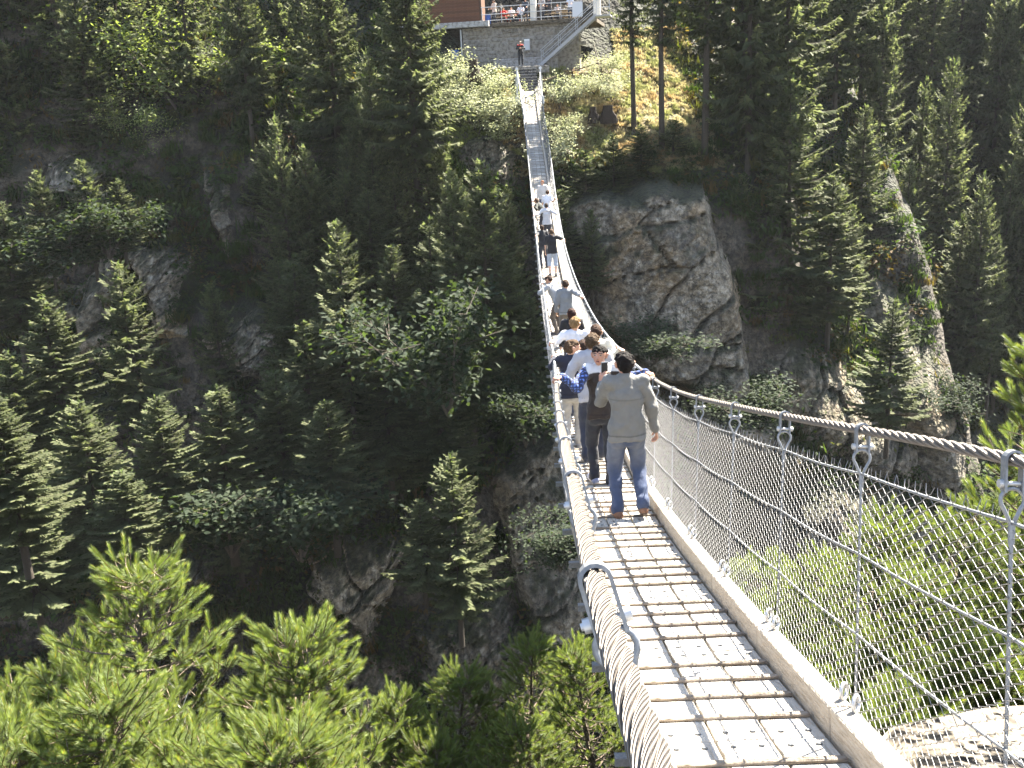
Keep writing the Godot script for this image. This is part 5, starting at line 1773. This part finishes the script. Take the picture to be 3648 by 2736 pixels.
	for k in spots.size():
		var d: Array = spots[k]
		herbs[0 if d[0] < 530 else 1].append(plant(herb if k % 3 else herb2, "shrub", "pale sunlit shrub on the left of the far bridge end" if d[0] < 530 else "pale sunlit shrub on the right of the far bridge end", "shrub", at(d[0], d[1] + 6, d[2]), rng.randf_range(1.0, 1.7), rng.randf_range(0.7, 1.15), k * 1.3, "sunlit shrubs left of the bridge end" if d[0] < 530 else "sunlit shrubs right of the bridge end", "pale_leaf"))
	tell_apart(herbs[0], "pale shrub left of the far bridge end", ["upper", "middle", "lower"])
	tell_apart(herbs[1], "pale shrub right of the far bridge end", ["upper", "middle", "lower"])
	# undergrowth over the whole far side
	var places := []
	for k in 42000:
		var x := rng.randf_range(-62, 100)
		var y := rng.randf_range(-40, 22)
		var q := wall_point(x, y)
		if not seen(q, 120): continue
		if x > -7 and x < 14 and y > -3 and q.z < -68: continue
		var nn := wall_normal(x, y)
		var keep := absf(nn.y) + 0.5 * patch.get_noise_2d(x, y * 1.5)
		if keep < 0.3 + rng.randf() * 0.25: continue
		if x > 30 and rng.randf() < 0.6: continue
		var s := rng.randf_range(0.5, 1.5)
		var b := Basis(Vector3.UP, rng.randf() * TAU).scaled(Vector3(s, s * rng.randf_range(0.6, 1.1), s))
		var tone := rng.randf_range(0.6, 1.3)
		var c := Color(0.05, 0.075, 0.025) if rng.randf() < 0.72 else Color(0.085, 0.085, 0.032) if rng.randf() < 0.6 else Color(0.11, 0.075, 0.035)
		places.append([Transform3D(b, q + nn * 0.15), c * tone])
	scatter("undergrowth", [clump(1, 46, 0.75, 0.36), clump(2, 46, 0.8, 0.3), tuft(3, 40, 0.9, 0.04, 0.9)], "leaf", places)
	# clearing: dry grass and low green
	places = []
	for k in 9000:
		var x := rng.randf_range(-8, 15)
		var y := rng.randf_range(-4, 6.2)
		if absf(x - 2.05) < 1.1 and y > 0.4: continue
		var q := wall_point(x, y)
		if not seen(q, 20): continue
		if q.z < -76.0 + (x - 3.0) * 0.2 and x < 9.0: continue
		var s := rng.randf_range(0.5, 1.3)
		var dry := grain.get_noise_2d(x * 1.5, y * 2.5)
		var c := Color(0.27, 0.28, 0.13) if dry > 0.12 else Color(0.42, 0.37, 0.23) if dry > -0.22 else Color(0.38, 0.28, 0.16)
		if x < 0: c = Color(0.2, 0.24, 0.08)
		places.append([Transform3D(Basis(Vector3.UP, rng.randf() * TAU).scaled(Vector3(s, s, s)), q), c * rng.randf_range(0.7, 1.3)])
	scatter("meadow_grass", [tuft(11, 26, 0.34, 0.025, 1.2), tuft(12, 26, 0.26, 0.03, 1.5)], "pale_leaf", places)
	# our own side: mountain pines below and beside the bridge head
	shoots = [shoot(1, 0.12, 150, 0.047), shoot(2, 0.095, 130, 0.044), shoot(3, 0.15, 170, 0.049)]
	var low := "mountain pines on the near slope"
	pine("largest mountain pine, its twin crowns filling the lower left corner", at(146, 800, 6.8) + Vector3(0, -0.5, 0), 2.3, 1.15, 61, 1, low)
	pine("right twin crown of the large mountain pine at lower left", at(290, 830, 6.6) + Vector3(0, -0.45, 0), 1.95, 0.95, 62, 1, low)
	pine("low mountain pine at the bottom left, in front of the largest one", at(80, 840, 5.6) + Vector3(0, -0.4, 0), 1.35, 0.85, 63, 2, low)
	pine("low mountain pine at the bottom, under the right twin crown", at(240, 850, 5.4) + Vector3(0, -0.3, 0), 1.1, 0.8, 64, 2, low)
	pine("mountain pine filling the gap between the twin crowns at lower left", at(215, 850, 7.0) + Vector3(0, -0.4, 0), 1.75, 1.0, 81, 2, low)
	pine("mountain pine left of the largest one, its tip against dark spruces", at(62, 830, 6.9) + Vector3(0, -0.4, 0), 1.75, 0.95, 82, 2, low)
	pine("bottom left corner mountain pine, cut by the frame", at(10, 850, 6.0) + Vector3(0, -0.4, 0), 1.2, 0.8, 65, 2, low)
	pine("mountain pine left of the rope, first of the small row at the bottom", at(440, 805, 11) + Vector3(0, -0.4, 0), 2.2, 0.95, 66, 1, low, 1.05)
	pine("mountain pine in the middle of the small row at the bottom, tallest tip", at(528, 800, 11.5) + Vector3(0, -0.5, 0), 2.7, 1.05, 67, 1, low, 1.05)
	pine("mountain pine closest under the left rope", at(590, 815, 10.5) + Vector3(0, -0.4, 0), 2.4, 1.0, 68, 1, low, 1.05)
	pine("mountain pine in front of the small row at the bottom", at(485, 850, 9.6) + Vector3(0, -0.3, 0), 1.7, 1.0, 69, 2, low, 1.0)
	pine("dark little mountain pine between the large and the small ones", at(396, 800, 10.2) + Vector3(0, -0.3, 0), 1.5, 0.5, 70, 1, low, 1.0)
	pine("mountain pine behind the chain-link, farthest to the left of the right group", at(785, 690, 10.2) + Vector3(0, -0.3, 0), 1.9, 1.0, 71, 2, low)
	pine("mountain pine in the middle of the right group behind the chain-link", at(880, 720, 9.0) + Vector3(0, -0.4, 0), 2.75, 1.1, 72, 2, low)
	pine("tall mountain pine at the right edge, rising above the rope", at(1018, 700, 8.6) + Vector3(0, -0.5, 0), 4.1, 1.1, 73, 1, low, 1.05)
	pine("mountain pine near the right edge behind the chain-link", at(970, 730, 8.0) + Vector3(0, -0.4, 0), 2.5, 1.0, 74, 2, low)
	pine("low mountain pine behind the kerb of the bridge, right side", at(820, 740, 8.0) + Vector3(0, -0.4, 0), 1.35, 0.9, 75, 2, low)
	pine("low mountain pine above the sunlit slab, right side", at(930, 760, 6.6) + Vector3(0, -0.5, 0), 1.25, 0.85, 76, 2, low)
	pine("low mountain pine beyond the kerb, partly dry and brown below", at(745, 640, 11.5) + Vector3(0, -0.3, 0), 1.2, 0.9, 77, 2, low)
	pine("mountain pine low at the right edge", at(1030, 760, 6.8) + Vector3(0, -0.4, 0), 1.5, 0.9, 78, 2, low)
	places = []
	for k in 2600:
		var x := rng.randf_range(-8, 9)
		var z := rng.randf_range(1.5, 16)
		if x > 0.2 and z < 5.8: continue
		var q := Vector3(x, near_y(x, z), -z)
		if not seen(q, 60): continue
		var s := rng.randf_range(0.5, 1.2)
		var c := Color(0.1, 0.14, 0.04) if rng.randf() < 0.5 else Color(0.16, 0.13, 0.06) if rng.randf() < 0.7 else Color(0.25, 0.09, 0.05)
		places.append([Transform3D(Basis(Vector3.UP, rng.randf() * TAU).scaled(Vector3(s, s, s)), q), c])
	scatter("ground_cover", [clump(21, 60, 0.3, 0.07), tuft(22, 50, 0.35, 0.006, 1.0), clump(23, 60, 0.26, 0.05)], "leaf", places)

# ---- the hut terrace at the far end ---------------------------------------------------------------------------------------
const TURN := 0.20944
func hut_frame() -> Transform3D:   # x along the wall, y up, z out of the wall towards the gorge
	var ex := Vector3(cos(TURN), 0, sin(TURN))
	return Transform3D(Basis(ex, Vector3.UP, Vector3(-sin(TURN), 0, cos(TURN))), Vector3(3, 0, -77))

func hut() -> void:
	var Fh := hut_frame()
	var o := thing("mountain_hut", "mountain hut with brown wooden upper storey and open terrace on a rubble stone wall", "hut", Fh * Vector3(0, 3.3, 0))
	o.transform.basis = Fh.basis
	var dn := Vector3(0, -3.3, 0)
	var I := func(v: Vector3, turn := Basis()) -> Transform3D: return Transform3D(turn, v + dn)
	var mb := MB.new()
	mb.col = Color(0.33, 0.31, 0.28)
	mb.box(I.call(Vector3(-1.3, 4.3, -0.5)), Vector3(8.7, 4.1, 0.9), 0.03)
	put(mb, "stone_wall", M.concrete, o)
	mb = MB.new()
	rng.seed = 91
	for r in 9:
		var x := -5.5 + rng.randf() * 0.3
		while x < 2.9:
			var w := rng.randf_range(0.3, 0.75)
			var y := 4.0 + r * 0.28 + rng.randf_range(-0.04, 0.04)
			if rng.randf() < (0.75 if r > 4 else 0.4):
				var g := rng.randf_range(0.75, 1.15)
				mb.col = Color(0.3 * g, 0.275 * g, 0.235 * g) if r > 5 else Color(0.34 * g, 0.325 * g, 0.3 * g)
				mb.box(I.call(Vector3(x + w * 0.5, y, -0.07), Basis(Vector3.BACK, rng.randf_range(-0.06, 0.06))), Vector3(w - 0.04, rng.randf_range(0.2, 0.27), 0.1 + rng.randf() * 0.06), 0.03)
			x += w
	tag(put(mb, "rubble_stones", M.concrete, o), "", "", "", "stuff")
	mb = MB.new()
	mb.col = Color(0.42, 0.41, 0.4)
	mb.box(I.call(Vector3(-0.9, 3.45, 0.12)), Vector3(4.8, 1.2, 0.5), 0.03)
	put(mb, "concrete_base", M.concrete, o)
	mb = MB.new()
	mb.col = Color(0.14, 0.115, 0.085)
	mb.box(I.call(Vector3(0.45, 6.46, -3.0)), Vector3(7.6, 0.28, 6.4), 0.02)
	put(mb, "terrace_slab", M.concrete, o)
	mb = MB.new()
	mb.col = Color(0.5, 0.5, 0.5)
	mb.box(I.call(Vector3(-7.0, 6.6, 0.1)), Vector3(6.9, 0.4, 0.6), 0.02)
	put(mb, "fascia_beam", M.concrete, o)
	mb = MB.new()
	mb.col = Color(0.14, 0.065, 0.035)
	mb.box(I.call(Vector3(-7.4, 9.6, -0.85)), Vector3(6.4, 5.6, 1.7))
	put(mb, "upper_storey", M.boards, o)
	for k in 24:
		mb = MB.new()
		var g := 0.9 + 0.12 * sin(k * 3.7)
		mb.col = Color(0.16 * g, 0.073 * g, 0.038 * g)
		mb.box(I.call(Vector3(-7.4, 6.93 + k * 0.2, 0.025)), Vector3(6.42, 0.192, 0.04), 0.006)
		put(mb, "board", M.boards, o)
	mb = MB.new()
	mb.col = Color(0.09, 0.05, 0.03)
	mb.box(I.call(Vector3(-4.16, 9.0, 0.03)), Vector3(0.16, 4.7, 0.12), 0.01)
	put(mb, "corner_post", M.boards, o)
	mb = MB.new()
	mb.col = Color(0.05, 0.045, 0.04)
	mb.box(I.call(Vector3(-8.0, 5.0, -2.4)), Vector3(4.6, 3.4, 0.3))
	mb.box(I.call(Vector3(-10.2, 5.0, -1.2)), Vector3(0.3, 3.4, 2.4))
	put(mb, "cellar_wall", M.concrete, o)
	mb = MB.new()
	mb.col = Color(0.6, 0.58, 0.52)
	mb.box(I.call(Vector3(-0.3, 8.1, -0.35)), Vector3(0.42, 3.0, 0.42), 0.015)
	put(mb, "terrace_column", M.painted, o)
	mb = MB.new()
	mb.col = Color(0.55, 0.54, 0.5)
	mb.box(I.call(Vector3(4.3, 8.1, -0.8)), Vector3(0.5, 3.0, 0.5), 0.015)
	put(mb, "terrace_column", M.painted, o)
	mb = MB.new()   # rain pipe at the left of the wall
	mb.col = Color(0.5, 0.5, 0.5)
	mb.rod(I.call(Vector3(-5.72, 4.4, 0.1)).origin, I.call(Vector3(-5.72, 6.3, 0.1)).origin, 0.06, 8)
	put(mb, "drain_pipe", M.painted, o)
	# railing
	var r := thing("terrace_railing", "grey steel railing with three rails along the terrace edge", "railing", Fh * Vector3(0, 6.6, 0.1))
	r.transform.basis = Fh.basis
	for h: float in [1.12, 0.62, 0.2]:
		mb = MB.new()
		mb.col = Color(0.45, 0.46, 0.48)
		mb.rod(Vector3(-4.1, h, 0), Vector3(3.35, h, 0), 0.027, 6)
		put(mb, "rail", M.painted, r)
	for k in 6:
		mb = MB.new()
		mb.col = Color(0.45, 0.46, 0.48)
		mb.rod(Vector3(-4.05 + k * 1.46, 0.0, 0), Vector3(-4.05 + k * 1.46, 1.12, 0), 0.026, 6)
		put(mb, "post", M.painted, r)
	# stairs down to the bridge
	var s := thing("terrace_stairs", "steel stairs with open treads and railing from the terrace down to the bridge landing", "stairs", Fh * Vector3(0.35, 3.35, 0.75))
	s.transform.basis = Fh.basis
	var a := Vector3(0, 0.1, 0)
	var b := Vector3(4.0, 3.2, 0)
	var L := a.distance_to(b)
	var tilt := Basis(Vector3.BACK, atan2(b.y - a.y, b.x - a.x))
	for z: float in [0.45, -0.45]:
		mb = MB.new()
		mb.col = Color(0.34, 0.345, 0.36)
		mb.box(Transform3D(tilt, (a + b) * 0.5 + Vector3(0, 0, z)), Vector3(L + 0.3, 0.24, 0.03), 0.004)
		put(mb, "stringer", M.painted, s)
		for h: float in [1.0, 0.52]:
			mb = MB.new()
			mb.col = Color(0.4, 0.41, 0.42)
			mb.rod(a + Vector3(0, h, z), b + Vector3(0, h, z), 0.025, 6)
			put(mb, "handrail", M.painted, s)
		for k in 4:
			mb = MB.new()
			mb.col = Color(0.4, 0.41, 0.42)
			var q := a.lerp(b, 0.02 + k * 0.32)
			mb.rod(q + Vector3(0, 0, z), q + Vector3(0, 1.0, z), 0.025, 6)
			put(mb, "post", M.painted, s)
	for k in 16:
		mb = MB.new()
		mb.col = Color(0.36, 0.35, 0.34)
		mb.box(Transform3D(Basis(), a.lerp(b, (k + 0.5) / 16.0) + Vector3(0, 0.05, 0)), Vector3(0.26, 0.035, 0.86), 0.004)
		put(mb, "tread", M.painted, s)
	mb = MB.new()
	mb.col = Color(0.4, 0.4, 0.4)
	mb.box(Transform3D(Basis(), Vector3(4.55, 3.2, -0.2)), Vector3(1.1, 0.1, 1.5), 0.006)
	put(mb, "landing_platform", M.painted, s)
	for x: float in [4.15, 5.05]:
		mb = MB.new()
		mb.col = Color(0.5, 0.51, 0.53)
		mb.rod(Vector3(x, 3.2, 0.5), Vector3(x, 4.25, 0.5), 0.03, 6)
		put(mb, "post", M.painted, s)
	for y: float in [4.25, 3.75]:
		mb = MB.new()
		mb.col = Color(0.5, 0.51, 0.53)
		mb.rod(Vector3(4.15, y, 0.5), Vector3(5.08, y, 0.5), 0.028, 6)
		put(mb, "handrail", M.painted, s)
	# bridge steps
	var bs := thing("bridge_steps", "dark steps climbing from the far end of the bridge to the landing", "steps", Vector3(2.06, 1.3, -70.9))
	for k in 10:
		mb = MB.new()
		mb.col = Color(0.2, 0.2, 0.21)
		mb.box(Transform3D(Basis(), Vector3(0, 0.03 + k * 0.2, -k * 0.34)), Vector3(1.3, 0.06, 0.36), 0.008)
		put(mb, "tread", M.concrete, bs)
		mb = MB.new()
		mb.col = Color(0.1, 0.1, 0.105)
		mb.box(Transform3D(Basis(), Vector3(0, -0.06 + k * 0.2, -k * 0.34 + 0.05)), Vector3(1.26, 0.13, 0.2), 0.004)
		put(mb, "riser", M.concrete, bs)
	mb = MB.new()
	mb.col = Color(0.3, 0.28, 0.25)
	mb.box(Transform3D(Basis(), Vector3(1.95, 3.1, -75.5)), Vector3(3.4, 0.5, 2.8), 0.03)
	tag(put(mb, "path", M.concrete), "", "", "", "structure")
	# notice on the wall
	var n := thing("notice_board", "pale grey notice sheet in a frame on the stone wall", "notice", Fh * Vector3(-0.79, 4.98, 0.06))
	n.transform.basis = Fh.basis
	mb = MB.new()
	mb.col = Color(0.3, 0.31, 0.33)
	mb.box(Transform3D(), Vector3(0.44, 0.8, 0.04), 0.005)
	put(mb, "frame", M.painted, n)
	mb = MB.new()
	mb.col = Color(0.52, 0.54, 0.57)
	mb.box(Transform3D(Basis(), Vector3(0, 0, 0.022)), Vector3(0.4, 0.76, 0.012))
	put(mb, "sheet", M.painted, n)
	mb = MB.new()
	mb.col = Color(0.75, 0.76, 0.78)
	mb.box(Transform3D(Basis(), Vector3(0, 0.32, 0.03)), Vector3(0.38, 0.1, 0.006))
	put(mb, "heading_strip", M.painted, n)
	# white panel on the railing
	var w := thing("white_panel", "white panel fixed to the terrace railing beside the stairs", "panel", Fh * Vector3(3.0, 6.62, 0.16))
	w.transform.basis = Fh.basis
	mb = MB.new()
	mb.col = Color(0.62, 0.64, 0.68)
	mb.box(Transform3D(Basis(), Vector3(0, 0.55, 0)), Vector3(0.75, 1.0, 0.03), 0.006)
	put(mb, "sheet", M.painted, w)
	# barrels
	var bar_p := [[Vector3(-6.15, 4.2, 0.4), "blue plastic barrel standing under the wooden storey of the hut", 0.3, 0.62], [Vector3(-3.75, 6.62, -0.5), "blue bin on the terrace beside the wooden corner", 0.22, 0.62]]
	for q in bar_p:
		var t := thing("barrel", q[1], "barrel", Fh * (q[0] as Vector3), "blue barrels at the hut")
		mb = MB.new()
		mb.col = Color(0.02, 0.075, 0.3)
		var R: float = q[2]
		var hh: float = q[3]
		mb.tube(PackedVector3Array([Vector3(0, 0, 0), Vector3(0, hh * 0.3, 0), Vector3(0, hh * 0.33, 0), Vector3(0, hh * 0.36, 0), Vector3(0, hh * 0.65, 0), Vector3(0, hh * 0.68, 0), Vector3(0, hh * 0.71, 0), Vector3(0, hh * 0.97, 0), Vector3(0, hh, 0)]), PackedFloat32Array([R * 0.93, R, R * 1.06, R, R, R * 1.06, R, R * 0.95, R * 0.88]), 16)
		put(mb, "drum", M.painted, t)
		mb = MB.new()
		mb.col = Color(0.03, 0.1, 0.36)
		mb.tube(PackedVector3Array([Vector3(0, hh, 0), Vector3(0, hh + 0.05, 0)]), PackedFloat32Array([R * 0.92]), 16)
		put(mb, "lid", M.painted, t)
	# tables and benches
	var spots := [[-2.2, -1.5, "left"], [-2.4, -3.4, "rear left"], [1.6, -1.5, "right"], [1.5, -3.4, "rear right"]]
	for q in spots:
		var t := thing("picnic_table", "wooden beer-garden table, the %s one on the terrace" % q[2], "table", Fh * Vector3(q[0], 6.6, q[1]), "tables on the terrace")
		t.transform.basis = Fh.basis
		for k in 4:
			mb = MB.new()
			mb.col = Color(0.4, 0.33, 0.22)
			mb.box(Transform3D(Basis(), Vector3(0, 0.74, -0.3 + k * 0.2)), Vector3(2.3, 0.04, 0.19), 0.006)
			put(mb, "top_plank", M.boards, t)
		for x: float in [-0.9, 0.9]:
			mb = MB.new()
			mb.col = Color(0.08, 0.07, 0.06)
			mb.box(Transform3D(Basis(), Vector3(x, 0.36, 0)), Vector3(0.07, 0.72, 0.6), 0.006)
			put(mb, "leg", M.painted, t)
		for z: float in [-0.75, 0.75]:
			var bn := thing("bench", "wooden bench %s the %s terrace table" % ["behind" if z < 0 else "before", q[2]], "bench", Fh * Vector3(q[0], 6.6, q[1] + z), "benches on the terrace")
			bn.transform.basis = Fh.basis
			mb = MB.new()
			mb.col = Color(0.42, 0.35, 0.24)
			mb.box(Transform3D(Basis(), Vector3(0, 0.45, 0)), Vector3(2.3, 0.04, 0.28), 0.006)
			put(mb, "seat", M.boards, bn)
			for x: float in [-0.9, 0.9]:
				mb = MB.new()
				mb.col = Color(0.1, 0.09, 0.08)
				mb.box(Transform3D(Basis(), Vector3(x, 0.21, 0)), Vector3(0.06, 0.43, 0.24), 0.006)
				put(mb, "leg", M.painted, bn)
	# guests
	var red := Color(0.5, 0.03, 0.03)
	var guests := [
		[-3.3, -0.75, false, Color(0.5, 0.42, 0.36), "guest in pale clothes standing at the left end of the terrace railing"],
		[-2.9, -2.2, true, red, "seated guest in red at the left terrace table, leftmost"],
		[-2.3, -2.2, true, Color(0.62, 0.63, 0.68), "seated guest in white at the left terrace table"],
		[-1.6, -2.2, true, red, "seated guest in red at the left terrace table, beside the column"],
		[-1.3, -0.7, true, Color(0.6, 0.62, 0.7), "seated guest in white with back to the railing"],
		[-3.0, -4.2, true, red, "seated guest in red at the rear left table"],
		[-2.2, -4.2, true, red, "second seated guest in red at the rear left table"],
		[-1.0, -1.1, false, Color(0.03, 0.04, 0.06), "guest in dark clothes standing left of the terrace column"],
		[0.25, -0.9, false, Color(0.2, 0.2, 0.22), "guest in grey standing right of the terrace column"],
		[0.75, -1.3, false, Color(0.03, 0.03, 0.04), "guest in black standing near the terrace column, second on its right"],
		[2.35, -0.8, false, Color(0.45, 0.5, 0.6), "guest in pale blue standing near the white panel"],
		[1.2, -2.2, true, Color(0.3, 0.3, 0.32), "seated guest at the right terrace table"],
	]
	for k in guests.size():
		var q: Array = guests[k]
		person({"label": q[4], "group": "guests on the terrace", "at": Fh * Vector3(q[0], 6.6, q[1]), "cell": 0.042, "tall": 1.72, "yaw": -TURN + (PI if k % 3 else PI * 0.8), "sit": q[2], "top": q[3], "bottom": Color(0.03, 0.035, 0.05), "tee": k % 2 == 0, "hair": Color(0.07, 0.045, 0.03), "left_hand": Vector3(-0.16, 0.8 if q[2] else 1.05, -0.36), "right_hand": Vector3(0.16, 0.8 if q[2] else 1.05, -0.36), "top_name": "shirt"})
	# rustic fence on the right of the steps
	var fp := [at(544, 82, 72.0), at(572, 73, 74.0), at(601, 64, 76.0)]
	var fe := thing("rail_fence", "rustic brown wooden fence beside the bridge steps, two rails", "fence", fp[0] - Vector3(0, 0.4, 0))
	var fo: Vector3 = -(fp[0] - Vector3(0, 0.4, 0))
	for k in 3:
		mb = MB.new()
		mb.col = Color(0.13, 0.09, 0.06)
		mb.tube(PackedVector3Array([fo + fp[k] + Vector3(0, -0.9, 0), fo + fp[k] + Vector3(0, 0.3, 0)]), PackedFloat32Array([0.07, 0.06]), 7)
		put(mb, "post", M.bark, fe)
		if k < 2:
			for h: float in [0.12, -0.4]:
				mb = MB.new()
				mb.col = Color(0.14, 0.1, 0.065)
				mb.rod(fo + fp[k] + Vector3(0, h, 0.07), fo + fp[k + 1] + Vector3(0, h, 0.07), 0.045, 6)
				put(mb, "rail", M.bark, fe)
	# stumps
	var st := [[at(608, 116, 70.8), 0.36, 0.7, "largest tree stump on the sunny clearing, dark with flared roots"], [at(593, 116, 70.8), 0.24, 0.6, "smaller tree stump left of the largest on the clearing"], [at(474, 75, 72.2), 0.32, 1.0, "tree stump with pale cut top among the shrubs left of the steps"], [at(550, 142, 68.4), 0.28, 0.8, "tree stump with pale top close to the right side of the deck"], [at(465, 116, 69.6), 0.2, 0.8, "thin stump with pale top in the left shrubs"]]
	for q in st:
		var t := thing("tree_stump", q[3], "stump", q[0], "tree stumps round the far bridge end")
		mb = MB.new()
		mb.col = Color(0.06, 0.045, 0.035)
		var R: float = q[1]
		var hh: float = q[2]
		mb.tube(PackedVector3Array([Vector3(0, -0.5, 0), Vector3(0, 0, 0), Vector3(0, 0.15, 0), Vector3(0, hh * 0.5, 0), Vector3(0, hh, 0)]), PackedFloat32Array([R * 2.0, R * 1.7, R * 1.3, R, R * 0.95]), 11, false)
		for k in mb.v.size():
			var p := mb.v[k]
			var w2 := 1.0 + 0.16 * sin(atan2(p.z, p.x) * 5.0 + R * 9.0) * clampf(1.2 - p.y / hh, 0.2, 1.2)
			mb.v[k] = Vector3(p.x * w2, p.y, p.z * w2)
		put(mb, "stump", M.bark, t)
		mb = MB.new()
		mb.col = Color(0.34, 0.27, 0.18)
		mb.tube(PackedVector3Array([Vector3(0, hh - 0.01, 0), Vector3(0, hh + 0.02, 0)]), PackedFloat32Array([R * 0.93]), 11)
		put(mb, "cut_top", M.bark, t)
	var lg := thing("leaning_pole", "pale bare pole leaning on the slope below the stair platform", "pole", at(600, 66, 75.5))
	mb = MB.new()
	mb.col = Color(0.42, 0.39, 0.34)
	mb.rod(Vector3(0.1, -0.6, 0), Vector3(-0.42, 1.5, -0.2), 0.05, 7)
	put(mb, "shaft", M.bark, lg)

func _ready() -> void:
	# camera, sky, sun, exposure
	var cam := Camera3D.new()
	cam.name = "camera"
	cam.rotation = Vector3(deg_to_rad(-15.0), 0.0, -0.045)
	cam.fov = rad_to_deg(2.0 * atan(384.0 / FOCAL))
	cam.near = 0.05
	cam.far = 2000.0
	add_child(cam)
	cam.current = true
	cam_basis = Basis.from_euler(cam.rotation)
	var we := WorldEnvironment.new()
	we.name = "environment"
	var env := Environment.new()
	var sky := ProceduralSkyMaterial.new()
	sky.sky_top_color = Color(0.5, 0.58, 0.71)
	sky.sky_horizon_color = Color(0.88, 0.885, 0.88)
	sky.sky_curve = 0.14
	sky.ground_bottom_color = Color(0.2, 0.22, 0.2)
	sky.ground_horizon_color = Color(0.5, 0.56, 0.6)
	sky.sky_energy_multiplier = 0.7
	env.background_mode = Environment.BG_SKY
	env.sky = Sky.new()
	env.sky.sky_material = sky
	env.tonemap_mode = Environment.TONE_MAPPER_LINEAR
	env.tonemap_exposure = 8.2
	env.fog_enabled = true
	env.fog_density = 0.0001
	env.fog_light_color = Color(0.92, 0.94, 0.96)
	env.sdfgi_enabled = true
	env.ssao_enabled = true
	env.ssil_enabled = true
	we.environment = env
	add_child(we)
	var sun := DirectionalLight3D.new()
	sun.name = "sun"
	sun.light_energy = 1.6
	sun.light_color = Color(1.0, 0.965, 0.905)
	sun.light_angular_distance = 0.5
	sun.shadow_enabled = true
	add_child(sun)
	sun.look_at_from_position(Vector3(0.692, 1.1, -0.722), Vector3.ZERO)
	materials()
	var t0 := Time.get_ticks_msec()
	land()
	rocks()
	print("land ", Time.get_ticks_msec() - t0); t0 = Time.get_ticks_msec()
	bridge()
	print("bridge ", Time.get_ticks_msec() - t0); t0 = Time.get_ticks_msec()
	crowd()
	hut()
	print("people, hut ", Time.get_ticks_msec() - t0); t0 = Time.get_ticks_msec()
	plants()
	print("plants ", Time.get_ticks_msec() - t0)
